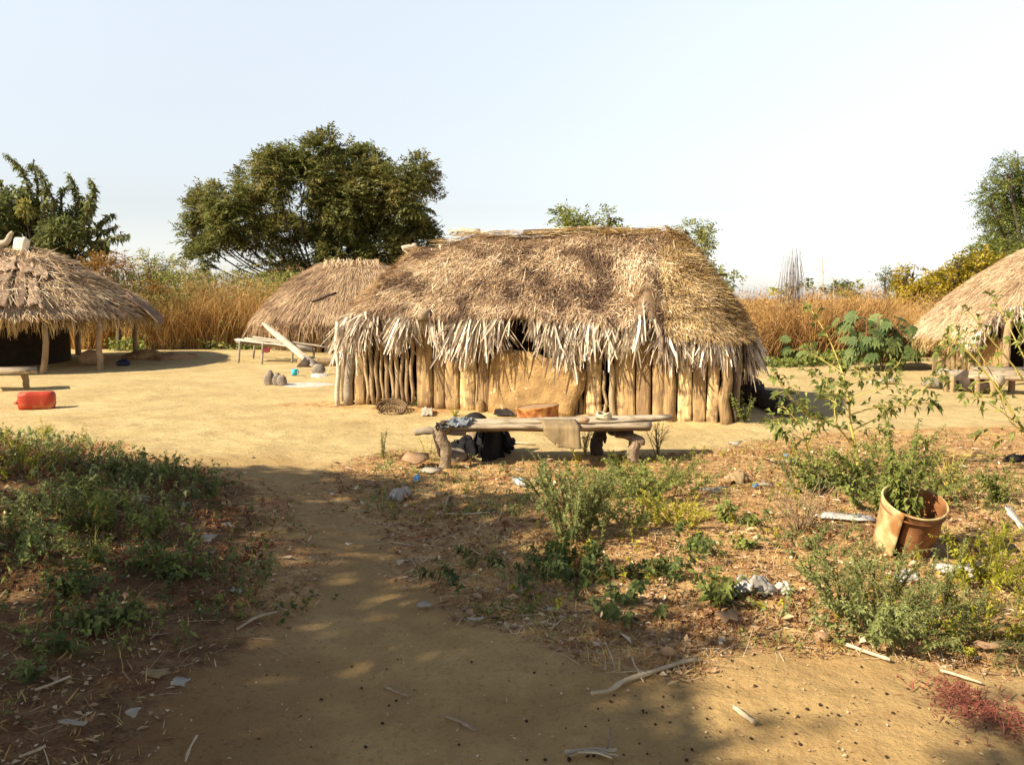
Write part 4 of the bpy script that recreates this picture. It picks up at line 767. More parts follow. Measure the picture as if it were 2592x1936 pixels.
# ================================================================ RIGHT HUT SIDE
b0 = G(2396, 991); rb2 = thing('stake_bench', 'low log seat on stakes in front of the right hut', 'bench', b0)
pole_part('seat', P(2368, 942, 14.4), P(2536, 962, 13.3), .05, .085, M['greywood'], rb2, (0, 0, .0), tint=.35)
pole_part('seat', P(2380, 940, 14.7), P(2540, 955, 13.6), .05, .06, M['greywood'], rb2, tint=.5)
for px, py, pt in ((2395, 991, 942), (2412, 993, 950), (2475, 1007, 952), (2516, 1010, 965)): b = G(px, py); pole_part('stake', b - [0, 0, .06], P(px - 2, pt, b[1]), .04, .04, M['pole'], rb2, n=5)
q = G(2490, 1000); mb = MB(); tube(mb, smoothline([G(2425, 985) + [0, .3, .14], q + [0, .3, .17], G(2550, 1000) + [0, .3, .14]], 12), np.interp(np.linspace(0, 1, 12), [0, .5, 1], [.15, .19, .14]), 10, .4, True, .15); tag(mb.build('thick_log', M['darkwood'], None, q, True), 'thick dark log lying behind the stakes of the log seat', 'log')
pl = thing('porch_bench', 'wide pale plank shelf along the front of the right hut', 'bench', G(2560, 985)); Yp = 13.6
mb = MB(); slab(mb, [P(2452, 950, Yp - .1), P(2640, 958, Yp - .5), P(2640, 930, Yp), P(2456, 925, Yp + .3)], .06, (0, -.4, 1), .45); mb.build('seat', M['plankdark'], pl)
for px in (2475, 2560, 2630): b = G(px, 992); pole_part('leg', b - [0, 0, .05], P(px, 945, b[1]), .05, .05, M['pole'], pl, n=4)
q = G(2375, 983); mb = MB(); blob(mb, q + [0, 0, .08], (.28, .16, .1), 12, 8, .3, 6); tag(mb.build('pale_stone', M['stone'], None, q, True), 'pale stone at the foot of the slatted wall of the right hut', 'stone')
q = G(2235, 972); mb = MB(); tube(mb, [q + [-.25, .0, .03], q + [.28, .05, .05]], [.015, .06], 8, .9, True, .1); tag(mb.build('stick', M['greywood'], None, q), 'pale split billet on the sand in front of the castor plant', 'stick')

# ================================================================ RUSTED BUCKET
q = G(2312, 1420); D_ = q[1]; RB = 80 * D_ / FPX; HBK = .33
bu = thing('rusted_bucket', 'dented rusty tin bucket used as a planter, tilted and full of weeds', 'bucket', q)
ax = unit(np.array([.05, -.40, 1.0])); q0 = q + np.array([0, RB * .95, .03]); A_ = unit(np.cross(ax, [0.13, 1, .07]))
def dent(th, i):
    d = .02 * np.sin(3 * th + 1) + .015 * np.sin(th * 5 + i * .7)
    a = np.angle(np.exp(1j * (th - (math.pi * 1.42)))) ; f = (1 - i / 7.) if i < 8 else 0
    return d - .0 * a
def bucket_side(a0, a1, n_, m, name, extra=None):
    """part of the wall, seen as its own plate with the sharp dent between them"""
    mb = MB(); hs = np.linspace(0, 1, 12)
    def fn(u, v):
        a = a0 + (a1 - a0) * u; r = RB * (.90 + .10 * v + .012 * np.sin(3 * a + 1) + .010 * np.sin(a * 6 + v * 4))
        if extra: r = r + RB * extra(a, v, u)
        return q0 + (r * np.cos(a))[..., None] * E1 + (r * np.sin(a))[..., None] * E2 + (v * HBK)[..., None] * ax
    sheet(mb, fn, n_, 12, .5, .006); return mb.build(name, M[m], bu, smooth=True)
E1 = unit(np.cross([0, 1, 0.1], ax)); E2 = np.cross(ax, E1)
fold = -math.pi / 2 - .66
bucket_side(math.pi * .55, fold + 2 * math.pi - .02, 26, 'paintmetal', 'wall', lambda a, v, u: .10 * sstep(.75, 1, u) * (1 - .55 * v))
bucket_side(fold - .0, math.pi * .55, 40, 'rustside', 'wall', lambda a, v, u: -.20 * sstep(.16, .0, u) * sstep(1.0, .75, v) + .06 * np.sin(a * 5 + v * 9) * sstep(.95, .5, v) * sstep(0, .2, u))
th = np.linspace(0, 2 * math.pi, 41); rr_ = RB * (1.0 + .012 * np.sin(3 * th + 1)); mb = MB(); tube(mb, q0 + (rr_ * np.cos(th))[:, None] * E1 + (rr_ * np.sin(th))[:, None] * E2 + ax * (HBK - .004), .0065, 6, .5, False); mb.build('rim', M['paintmetal'], bu, smooth=True)
th = np.linspace(0, 2 * math.pi, 41); mb = MB(); rr_ = RB * (.985 + .012 * np.sin(3 * th + 1)); tube(mb, q0 + (rr_ * np.cos(th))[:, None] * E1 + (rr_ * np.sin(th))[:, None] * E2 + ax * (HBK * .86), .006, 5, .4, False); mb.build('bead', M['rustside'], bu, smooth=True)
mb = MB(); V = [q0 + ax * HBK * .35]; k = 24
for a in np.linspace(0, 2 * math.pi, k, endpoint=False): V.append(q0 + ax * HBK * (.33 + U(-.03, .03)) + RB * .9 * (math.cos(a) * E1 + math.sin(a) * E2))
mb.add(np.array(V), None, np.array([(0, 1 + a, 1 + (a + 1) % k) for a in range(k)])); M['soil'] = mat('dry_soil', [(.05, .03, .02), (.16, .09, .05)], nscale=20, namt=.5, bump=.6); mb.build('soil', M['soil'], bu)
BUCKET = q0 + ax * HBK * .33

# ================================================================ FOLIAGE MATERIALS
def lm(name, ramp, tr=.3, rough=.6): return mat(name, ramp, rough=rough, transl=tr, nscale=1.5, namt=.12, spec=.25)
M['lf_tree'] = lm('acacia_leaf', [(0, (.05, .066, .02)), (.4, (.125, .145, .04)), (.75, (.21, .215, .06)), (1, (.29, .24, .08))], .38)
M['lf_left'] = lm('compound_leaf', [(0, (.055, .075, .028)), (.4, (.17, .19, .06)), (.8, (.27, .27, .085)), (1, (.42, .33, .07))], .38)
M['lf_yel'] = lm('yellow_green_leaf', [(0, (.09, .10, .02)), (.35, (.24, .22, .03)), (.7, (.44, .33, .03)), (1, (.58, .42, .06))], .35)
M['lf_pale'] = lm('pale_green_leaf', [(0, (.10, .13, .03)), (.5, (.24, .27, .06)), (1, (.46, .42, .12))], .35)
M['lf_grey'] = lm('grey_green_leaf', [(0, (.07, .09, .05)), (.5, (.15, .18, .085)), (1, (.28, .28, .12))], .25)
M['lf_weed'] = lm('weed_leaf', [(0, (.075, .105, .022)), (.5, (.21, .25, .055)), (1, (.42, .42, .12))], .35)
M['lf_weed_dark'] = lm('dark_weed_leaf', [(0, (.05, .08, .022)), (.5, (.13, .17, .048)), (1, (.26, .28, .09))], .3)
M['lf_feather'] = lm('feathery_leaf', [(0, (.12, .145, .045)), (.5, (.28, .31, .10)), (1, (.50, .50, .21))], .3)
M['lf_lime'] = lm('lime_leaf', [(0, (.24, .24, .02)), (.5, (.50, .46, .05)), (1, (.70, .62, .12))], .4)
M['lf_castor'] = lm('castor_leaf', [(0, (.05, .085, .025)), (.5, (.14, .19, .06)), (1, (.30, .32, .10))], .35, .6)
M['lf_red'] = lm('reddish_dry_leaf', [(0, (.13, .055, .03)), (.5, (.31, .145, .065)), (1, (.48, .30, .13))], .3)
M['lf_gold'] = lm('golden_bush_leaf', [(0, (.14, .07, .02)), (.4, (.32, .17, .04)), (.75, (.46, .28, .07)), (1, (.34, .32, .07))], .35)
M['bark'] = mat('tree_bark', [(.05, .035, .025), (.16, .115, .08)], nscale=6, namt=.5, bump=.6)
M['stem_y'] = mat('yellow_stem', [(.34, .27, .06), (.66, .52, .14)], nscale=20, namt=.4)
M['stem_g'] = mat('green_stem', [(.10, .10, .03), (.26, .22, .08)], nscale=20, namt=.4)
M['stem_d'] = mat('dry_stem', [(.20, .12, .06), (.52, .38, .22)], nscale=20, namt=.5)
M['grass'] = mat('dry_tall_grass', [(0, (.17, .085, .03)), (.35, (.42, .23, .075)), (.65, (.56, .34, .12)), (.9, (.68, .48, .21)), (1, (.34, .32, .09))], rough=.8, transl=.25, nscale=.6, namt=.1)
M['litter'] = mat('dry_leaf_litter', [(0, (.09, .05, .03)), (.35, (.26, .145, .075)), (.65, (.46, .30, .16)), (1, (.72, .58, .38))], nscale=5, namt=.2)
M['creeper'] = mat('dry_creeping_weed', [(0, (.14, .065, .035)), (.3, (.36, .19, .08)), (.6, (.56, .36, .15)), (.8, (.50, .43, .16)), (1, (.26, .30, .08))], rough=.8, transl=.2, nscale=2, namt=.1)

# ================================================================ TREES
def grow(name, label, Y, base_px, lobes, leafmat, barkmat='bark', n_sprig=60, leaf=(.11, .045), nl=12, sl=.55, trunk_r=.22, group=None, fork=.35, limb_r=.09, tint0=.5, gap=.35, droop=.25, seed=0, twigs=5, cat='tree', dy=None):
    """trunk and limbs to every lobe; each lobe carries twigs, each twig leafy sprigs with paired leaflets"""
    b = P(base_px[0], 755, Y); b = np.array([b[0], Y, float(terrain(b[0], Y))]); T = thing(name, label, cat, b, group)
    sc = Y / FPX; cs = []; rs_ = []
    if name == 'acacia_tree': lobes = [((l[0] + max(0, 560 - l[0]) * .12 - max(0, l[0] - 1080) * .55), l[1] + max(0, 480 - l[1]) * .2, *l[2:]) for l in lobes]
    for k, l in enumerate(lobes):
        off = l[4] if len(l) > 4 else rng.uniform(-1, 1) * 1.2 * (dy if dy is not None else 1); c = P(l[0], l[1], Y + off); cs.append(c); rs_.append(np.array([l[2] * sc, .85 * (l[2] + l[3]) / 2 * sc, l[3] * sc]))
    cs = np.array(cs); top = cs.mean(0); fk = b * (1 - fork) + np.array([b[0] * .4 + top[0] * .6, b[1], top[2]]) * fork
    tm = MB(); tube(tm, smoothline([b - [0, 0, .2], b * .5 + fk * .5 + [U(-.1, .1), 0, 0], fk], 9), np.linspace(trunk_r, trunk_r * .7, 9), 10, .5, True, .08)
    tb_ = tm.build('trunk', M[barkmat], T, smooth=True); lmb = MB(); lv = MB()
    for c, r in zip(cs, rs_):
        mid = fk * .45 + c * .55 + np.array([U(-.2, .2), U(-.2, .2), -.12 * np.linalg.norm(c - fk)]) ; tube(lmb, smoothline([fk, mid, c], 8), np.linspace(limb_r, limb_r * .3, 8), 6, .4, False)
        nt_ = max(3, int(twigs)); ends = c + rndir(nt_) * r * U(.7, 1.02, (nt_, 1))
        for e in ends: tube(lmb, smoothline([c * .7 + mid * .3, c * .5 + e * .5 + [0, 0, -.05], e], 5), np.linspace(limb_r * .3, limb_r * .06, 5), 4, .6, False)
        ns = max(6, int(4.2 * n_sprig * (r[0] * r[2]) / .5)); d = rndir(ns); q = c + d * r * (U(.25, 1, (ns, 1)) ** .45)
        g_ = fbm(q[:, 0] * 1.3 / (sl * 2) + seed, q[:, 2] * 1.3 / (sl * 2) + q[:, 1] * .3, 3, 50 + seed); k = g_ > (gap - .5) * .6; q, d = q[k], d[k]; ns = len(q)
        ax = unit(d * r / r.max() * .9 + rndir(ns) * .6 + np.array([0, 0, .25])); L = sl * U(.6, 1.2, ns); t = (np.arange(nl) + .5) / nl
        nrm = unit(np.array([0, 0, 1.]) + rndir(ns) * .5); side = unit(np.cross(ax, nrm)); sg = np.where(np.arange(nl) % 2 == 0, 1., -1.)
        base = q[:, None] + ax[:, None] * (L[:, None] * t[None])[..., None]; base[..., 2] -= droop * (L[:, None] * t[None] ** 2)
        D = side[:, None] * sg[None, :, None] + ax[:, None] * .55 + rng.normal(0, .22, (ns, nl, 3)); N = nrm[:, None] + rng.normal(0, .35, (ns, nl, 3)); m_ = ns * nl
        ht = np.clip(tint0 + rng.normal(0, .12, ns) + .9 * g_[k], 0, 1)
        leaves(lv, base.reshape(-1, 3), D.reshape(-1, 3), N.reshape(-1, 3), leaf[0] * U(.7, 1.25, m_), leaf[1] * U(.7, 1.2, m_), .15, .2, np.clip(np.repeat(ht, nl) + rng.normal(0, .07, m_), 0, 1))
    lmb.build('limbs', M[barkmat], tb_, smooth=True); lv.build('crown', M[leafmat], T); return T
grow('acacia_tree', 'big dark spreading tree behind the huts, tallest in view', 33, (800, 900),
     [(830, 345, 34, 30), (870, 372, 42, 34), (800, 395, 60, 45), (720, 380, 36, 32), (700, 420, 50, 42), (760, 450, 70, 50), (860, 430, 62, 52), (930, 400, 42, 38), (955, 380, 20, 22), (930, 470, 60, 55), (1010, 455, 34, 34), (1060, 425, 26, 32), (1085, 440, 16, 26),
      (1040, 500, 52, 46), (1095, 535, 44, 42), (1130, 570, 34, 26), (1000, 560, 70, 55), (880, 520, 62, 50), (640, 455, 40, 34), (590, 510, 52, 34), (530, 500, 36, 26), (495, 540, 40, 34), (470, 590, 32, 30), (520, 590, 52, 38), (600, 560, 56, 40), (560, 630, 44, 30), (500, 660, 26, 24), (660, 530, 50, 40),
      (650, 600, 44, 30), (720, 590, 44, 34), (850, 600, 62, 44), (910, 620, 60, 42), (980, 630, 60, 40), (690, 660, 48, 34), (740, 690, 46, 30), (1060, 610, 50, 40), (640, 640, 26, 22), (820, 470, 60, 46), (870, 645, 64, 36), (960, 665, 60, 34), (800, 560, 50, 40), (930, 560, 50, 40), (1050, 660, 50, 26)],
     'lf_tree', n_sprig=86, leaf=(.18, .065), nl=14, sl=.55, trunk_r=.34, limb_r=.05, tint0=.68, gap=.40, dy=1.6, fork=.42, twigs=4)
grow('low_tree', 'dark leafy bush under the left side of the big tree', 31, (690, 900), [(660, 700, 44, 30), (700, 725, 50, 40), (640, 755, 40, 40), (740, 740, 40, 36), (690, 780, 60, 40), (610, 735, 22, 24)], 'lf_tree', n_sprig=60, leaf=(.15, .06), nl=12, sl=.6, trunk_r=.14, tint0=.3, cat='bush')
# left tree: long whippy branches set with drooping leaflets
def frond_tree(name, label, Y, base_px, branches, fills, leafmat, ll=.22, lw=.07, step=.10, tint0=.45):
    b = P(base_px, 755, Y); b = np.array([b[0], Y, float(terrain(b[0], Y))]); T = thing(name, label, 'tree', b); tm = MB(); tube(tm, smoothline([b - [0, 0, .2], P(base_px + 5, 780, Y), P(base_px + 10, 690, Y)], 8), np.linspace(.2, .13, 8), 9, .5, True, .08)
    tr_ = tm.build('trunk', M['bark'], T, smooth=True); lmb = MB(); lv = MB(); fk = P(base_px + 10, 690, Y)
    for br in branches:
        pts = np.array([P(x, y, Y + br[1]) for x, y in br[0]]); c = smoothline(pts, 30); L = np.linalg.norm(np.diff(c, axis=0), axis=1).sum()
        tube(lmb, smoothline(np.vstack([[fk], pts]), 16), np.linspace(.06, .012, 16), 5, .5, False)
        n = int(L / step) * 11; t = U(0.05, 1, n); k = (t * 28.99).astype(int); p = c[k] + (c[k + 1] - c[k]) * (t * 28.99 - k)[:, None]; ax = unit(c[k + 1] - c[k])
        D = rndir(n) * .7 + ax * .45 + np.array([0, 0, -.45]); N = rndir(n) * .5 + np.array([0, 0, .6]); w = br[2] * (1 - .55 * t ** 2)
        leaves(lv, p + rng.normal(0, .03, (n, 3)), D, N, ll * U(.7, 1.2, n) * w, lw * U(.7, 1.2, n) * w, .15, .2, np.clip(tint0 + rng.normal(0, .18, n), 0, 1))
    for f in fills:
        c = P(f[0], f[1], Y + U(-.6, .9)); r = np.array([f[2], (f[2] + f[3]) / 2, f[3]]) * Y / FPX; tube(lmb, smoothline([fk, fk * .4 + c * .6 - [0, 0, .2], c], 7), np.linspace(.05, .015, 7), 5, .5, False)
        n = int(1500 * r[0] * r[2] / .4); d = rndir(n); p = c + d * r * U(.3, 1, (n, 1)) ** .5; g_ = fbm(p[:, 0] * 1.7, p[:, 2] * 1.7, 3, 3); k = g_ > -.12; p, d = p[k], d[k]; n = len(p)
        leaves(lv, p, rndir(n) + d * .6 + np.array([0, 0, -.2]), rndir(n) * .6 + np.array([0, 0, .7]), ll * U(.7, 1.2, n), lw * U(.7, 1.2, n), .15, .2, np.clip(tint0 + f[4] + .5 * g_[k] + rng.normal(0, .12, n), 0, 1))
    lmb.build('limbs', M['bark'], tr_, smooth=True); lv.build('crown', M[leafmat], T); return T
frond_tree('young_tree', 'young tree with long whippy leafy branches behind the open shelter, far left', 26, 90,
    [([(90, 600), (75, 500), (55, 430), (12, 392)], 0, 1.25), ([(90, 560), (95, 480), (85, 420), (72, 425)], .3, 1.1), ([(110, 600), (110, 520), (115, 470), (95, 425)], -.3, 1.2), ([(160, 610), (200, 530), (190, 480), (172, 440)], .2, 1.3), ([(200, 600), (225, 520), (238, 480), (228, 455)], -.2, 1.3),
     ([(200, 640), (240, 580), (270, 550), (288, 545)], .1, 1.3), ([(210, 650), (260, 610), (300, 600), (325, 596)], -.2, 1.3), ([(220, 640), (255, 590), (280, 580), (296, 572)], .4, 1.1), ([(240, 640), (262, 620), (270, 640), (262, 660)], 0, 1.), ([(130, 580), (135, 510), (120, 480), (125, 465)], 0, 1.2), ([(150, 560), (155, 500), (160, 480), (180, 470)], .5, 1.0),
     ([(40, 600), (20, 520), (5, 470), (-10, 455)], 0, 1.2)],
    [(40, 520, 45, 45, 0), (-20, 560, 60, 60, -.1), (110, 560, 50, 50, 0), (60, 600, 70, 50, -.1), (150, 600, 55, 50, -.05), (190, 570, 36, 44, .0), (215, 520, 20, 30, .05), (130, 640, 60, 40, -.1), (200, 650, 50, 40, -.1), (62, 530, 16, 22, .42), (20, 640, 60, 40, .1)], 'lf_left')
T3 = 30
grow('yellow_bush', 'yellow-leaved bush rising behind the right hut, left of the tall tree', 30, (2340, 900), [(2310, 690, 30, 24), (2335, 715, 40, 30), (2300, 725, 28, 28), (2370, 690, 28, 22), (2370, 740, 40, 30), (2330, 755, 44, 26), (2290, 700, 16, 14)], 'lf_yel', n_sprig=80, leaf=(.13, .075), nl=9, sl=.45, trunk_r=.1, tint0=.62, gap=.36, cat='bush')
grow('yellow_bush', 'yellow-green bush behind the roof slope of the right hut', 29, (2440, 900), [(2420, 665, 30, 22), (2450, 690, 40, 28), (2410, 700, 34, 28), (2470, 655, 34, 24), (2480, 700, 40, 30), (2440, 725, 40, 26), (2500, 670, 30, 24), (2400, 740, 30, 24)], 'lf_yel', n_sprig=72, leaf=(.13, .075), nl=9, sl=.45, trunk_r=.1, tint0=.5, gap=.36, cat='bush')
grow('yellow_bush', 'light green bush at the foot of the tall right-hand tree', 31, (2530, 900), [(2500, 640, 34, 24), (2540, 650, 40, 32), (2570, 690, 44, 36), (2520, 690, 40, 30)], 'lf_pale', n_sprig=72, leaf=(.13, .07), nl=9, sl=.45, trunk_r=.1, tint0=.35, gap=.36, cat='bush')
grow('tall_tree', 'tall airy tree with feathery foliage cut by the right edge', 34, (2640, 900), [(2575, 400, 26, 24), (2600, 420, 40, 40), (2550, 440, 32, 30), (2535, 485, 34, 26), (2500, 500, 26, 22), (2580, 490, 46, 40), (2520, 540, 32, 26), (2560, 560, 50, 44), (2600, 570, 60, 60), (2530, 590, 36, 26), (2580, 640, 44, 30), (2505, 610, 22, 14), (2640, 480, 60, 60), (2550, 630, 30, 20), (2680, 560, 70, 80)], 'lf_pale', n_sprig=72, leaf=(.13, .045), nl=12, sl=.6, trunk_r=.26, limb_r=.1, tint0=.18, gap=.36, dy=1.5)
grow('thorn_bush', 'small grey-green thorn bush left of the yellow bushes', 36, (2260, 800), [(2240, 700, 16, 14), (2262, 705, 22, 20), (2285, 720, 24, 22), (2240, 725, 22, 14), (2300, 690, 16, 16)], 'lf_grey', n_sprig=62, leaf=(.11, .05), nl=10, sl=.5, trunk_r=.08, tint0=.3, gap=.45, cat='bush')
grow('pale_tree', 'pale green treetop showing above the ridge of the big hut', 27, (1470, 900), [(1430, 550, 22, 18), (1455, 565, 30, 22), (1425, 580, 24, 16), (1500, 560, 22, 20), (1530, 572, 26, 18), (1560, 585, 22, 14), (1545, 550, 14, 14), (1480, 585, 34, 16), (1600, 580, 18, 10), (1400, 585, 14, 8)], 'lf_pale', n_sprig=75, leaf=(.13, .075), nl=8, sl=.4, trunk_r=.1, tint0=.42, gap=.45)
grow('slender_tree', 'slender pale yellow-green tree behind the right slope of the big roof', 24, (1760, 900), [(1735, 580, 14, 10), (1775, 585, 16, 14), (1710, 600, 16, 10), (1750, 605, 26, 16), (1790, 600, 14, 14), (1695, 615, 14, 8), (1770, 625, 22, 16), (1745, 640, 26, 20), (1730, 665, 24, 20), (1775, 665, 20, 18), (1800, 690, 18, 14), (1780, 700, 22, 20)], 'lf_pale', n_sprig=190, leaf=(.11, .05), nl=8, sl=.35, trunk_r=.07, limb_r=.04, tint0=.62, gap=.42)
grow('low_bush', 'small light green bush at the right foot of the big roof slope', 22, (1830, 900), [(1815, 690, 14, 12), (1830, 712, 22, 16), (1855, 725, 20, 16), (1840, 745, 26, 20)], 'lf_pale', n_sprig=75, leaf=(.10, .055), nl=8, sl=.32, trunk_r=.05, limb_r=.03, tint0=.4, gap=.45, cat='bush')
grow('golden_bush', 'airy yellow bush left of the big tree, against the sky', 31, (400, 900), [(375, 665, 24, 20), (420, 670, 26, 20), (350, 690, 22, 20), (400, 710, 44, 26), (450, 690, 30, 22), (440, 730, 50, 28)], 'lf_pale', n_sprig=62, leaf=(.12, .055), nl=8, sl=.45, trunk_r=.08, limb_r=.04, tint0=.7, gap=.45, cat='bush')
grow('rusty_bush', 'rust-coloured bush behind the roof of the open shelter', 25, (290, 900), [(270, 665, 40, 24), (300, 700, 44, 34), (240, 690, 40, 30), (330, 730, 44, 34), (280, 740, 50, 30), (370, 760, 40, 30)], 'lf_gold', n_sprig=80, leaf=(.13, .045), nl=10, sl=.45, trunk_r=.08, limb_r=.04, tint0=.35, gap=.42, cat='bush')
grow('dark_bush', 'dark green bush in the gap left of the big tree', 45, (505, 760), [(490, 720, 24, 18), (520, 725, 28, 22), (505, 740, 34, 20)], 'lf_tree', n_sprig=26, leaf=(.2, .1), nl=9, sl=.6, trunk_r=.1, tint0=.3, cat='bush')
for k, (x, y, w, h, Y, lb) in enumerate(((2120, 738, 40, 20, 60, 'hazy round tree far beyond the grass, right of the tall dry stalk'), (2165, 738, 30, 16, 55, 'small tree far beyond the grass, right of the hazy round one'), (2060, 745, 36, 20, 50, 'olive tree far beyond the grass, left of the tall dry stalk'), (1985, 742, 24, 14, 48, 'low far tree just left of the bare twiggy bush'))):
    grow('distant_tree', lb, Y, (x, 760), [(x - w * .4, y, w * .6, h * .8), (x + w * .4, y + 3, w * .6, h * .7), (x, y - h * .3, w * .6, h * .7)], 'lf_grey' if k < 1 else 'lf_pale', n_sprig=9, leaf=(.3, .16), nl=9, sl=.8, trunk_r=.15, tint0=.35, gap=.3, group='trees beyond the tall grass')
# bare twig bush and dry stalks
Yb = 21.5; b = P(2005, 755, Yb); b[2] = terrain(b[0], Yb); bb_ = thing('bare_bush', 'tall bare bush of upright grey twigs in the dry grass, right of the big hut', 'bush', b); mb = MB()
for k in range(70):
    x = rng.normal(2008, 16); top = P(x + rng.normal(0, 5) + (x - 2005) * -.3, U(640, 720) if k % 3 else U(618, 650), Yb + U(-.3, .3)); p0 = b + [(x - 2008) / FPX * Yb * .6, U(-.2, .2), 0]; md = p0 * .45 + top * .55 + [(x - 2005) * .004, 0, 0] + rng.normal(0, .03, 3)
    tube(mb, smoothline([p0, md, top], 7), np.linspace(.010, .003, 7), 3, U(.1, .8), False)
M['twig'] = mat('grey_twig', [(.13, .09, .07), (.36, .28, .22)], nscale=10); mb.build('twigs', M['twig'], bb_)
def stalk(px, top, base, Y, label, nlv, L, m='stem_d'):
    b = P(px, 755, Y); b[2] = terrain(b[0], Y); t = P(px - 4, top, Y); T = thing('dry_stalk', label, 'plant', b); mb = MB(); c = smoothline([b, b * .5 + t * .5 + [.03, 0, 0], t], 12); tube(mb, c, np.linspace(.02, .008, 12), 5, .8, False); mb.build('stem', M[m], T); lv = MB()
    for k in range(nlv):
        p = c[-1 - k // 2] + [0, 0, -.04 * k]; a = (k % 2 * 2 - 1) * U(.6, 1.); ribbons(lv, p[None], np.array([[a, U(-.4, .4), .55]]), np.array([[0, -.4, 1.]]), np.array([L * U(.6, 1.1)]), np.array([.035]), np.array([[a * .08, 0, -L * .75]]), 6, .5, .2)
    lv.build('leaf', M['stem_d'], T)
stalk(2086, 655, 800, 21.0, 'tall single dry stalk with a drooping leafy top above the grass', 9, .42); stalk(2113, 705, 800, 20.6, 'shorter dry stalk with a dark seed head right of the tall stalk', 6, .16)

# ================================================================ TALL DRY GRASS (too many to count)
def grass_field(name, label, n, region, H, W, tint, m='grass', lean=.18, seg=3):
    mb = MB(); x, y = region(n); z = terrain(x, y); n = len(x); h = H(x, y) * U(.55, 1.1, n); D = np.stack([rng.normal(.04, lean, n), rng.normal(0, lean, n), np.ones(n)], -1)
    b = np.stack([rng.normal(.05, .22, n) * h, rng.normal(0, .2, n) * h, -U(0, .22, n) * h], -1); N = unit(np.stack([rng.normal(size=n), rng.normal(size=n) - .5, np.zeros(n) + .2], -1))
    ribbons(mb, np.stack([x, y, z], -1), D, N, h, U(*W, n), b, seg, tint(x, y, n), .15); o = mb.build(name, M[m]); return tag(o, label, 'grass', kind='stuff')
def front_edge(x): return np.interp(x, [-16, -11, -8.6, -7.0, -3, 0, 4.2, 6.0, 8, 12, 18], [25.5, 25.6, 25.8, 26.5, 29, 27, 20.8, 19.9, 20.4, 22, 24])
def reg(n, x0=-19, x1=19, depth=9., pw=1.8):
    x = U(x0, x1, n); y = front_edge(x) + .5 * (fbm(x * 1.1, x * 0, 3, 4) * 2) + depth * U(0, 1, n) ** pw; k = (np.abs(x) < .66 * y); return x[k], y[k]
gt = lambda x, y, n: np.clip(.48 + .10 * (x < 0) + .7 * fbm(x * .8, y * .8, 3, 60) + rng.normal(0, .16, n), 0, .93)
gH = lambda x, y: (1.25 + .9 * fbm(x * .7, y * .7, 3, 61)) * (1 + .05 * (y - front_edge(x))) * np.where(x < 0, 1.5, 1.0)
grass_field('dry_grass', 'tall dry orange grass growing thickly behind the huts', 62000, reg, gH, (.012, .03), gt)
# feathery seed heads and branching bits give the grass its woolly look
x, y = reg(16000, depth=5.); n = len(x); h = gH(x, y) * U(.45, 1.05, n); mb = MB(); pp = np.stack([x + rng.normal(0, .15, n), y, terrain(x, y) + h], -1); k = 5
ribbons(mb, np.repeat(pp, k, 0) + rng.normal(0, .09, (n * k, 3)), np.stack([rng.normal(0, .7, n * k), rng.normal(0, .6, n * k), U(.1, 1.2, n * k)], -1), rndir(n * k), U(.06, .2, n * k), U(.008, .02, n * k), rng.normal(0, .04, (n * k, 3)), 1, np.clip(np.repeat(gt(x, y, n), k) + .08 + rng.normal(0, .1, n * k), 0, 1), .3)
tag(mb.build('seed_heads', M['grass']), 'feathery seed heads of the tall dry grass behind the huts', 'grass', kind='stuff')
def far_reg(n): x = U(-60, 60, n); y = U(30, 75, n); k = np.abs(x) < .66 * y; return x[k], y[k]
grass_field('far_grass', 'far grassland fading to the horizon between the trees', 16000, far_reg, lambda x, y: 1.5 + .8 * fbm(x * .3, y * .3, 3, 9), (.06, .14), gt)
def weeds_reg(n):
    x = U(-11.5, 11.5, n); y = front_edge(x) - U(-.3, 1.3, n) ** 1. * np.where(x < 0, 1., .9); k = ((x < -6.2) | (x > 4.6)) & (fbm(x * .9, y * .9, 3, 70) > -.12) & (x < 9.5); return x[k], y[k]
x, y = weeds_reg(14000); n = len(x); mb = MB(); leaves(mb, np.stack([x, y, terrain(x, y) + U(0, .42, n) * (.6 + fbm(x, y, 2, 3))], -1), rndir(n) + np.array([0, 0, .3]), rndir(n) * .7 + np.array([0, -.3, .8]), U(.06, .16, n), U(.04, .09, n), .15, .2, np.clip(.5 + rng.normal(0, .22, n), 0, 1))
tag(mb.build('green_weeds', M['lf_weed']), 'low green weeds growing along the foot of the dry grass', 'weeds', kind='stuff')
x, y = reg(20000, -13, -4, 2.5, 1.); n = len(x); k_ = fbm(x * .6, y * .6, 3, 99) > .0; x, y = x[k_], y[k_]; n = len(x); mb = MB(); leaves(mb, np.stack([x, y - .2, terrain(x, y) + U(.1, 2.3, n)], -1), rndir(n) + np.array([0, 0, .3]), rndir(n) * .7 + np.array([0, -.3, .8]), U(.08, .16, n), U(.03, .06, n), .15, .2, np.clip(.55 + rng.normal(0, .2, n), 0, 1))
tag(mb.build('shrub_leaves', M['lf_pale']), 'yellow-green leafy scrub growing through the tall grass on the left', 'scrub', kind='stuff')

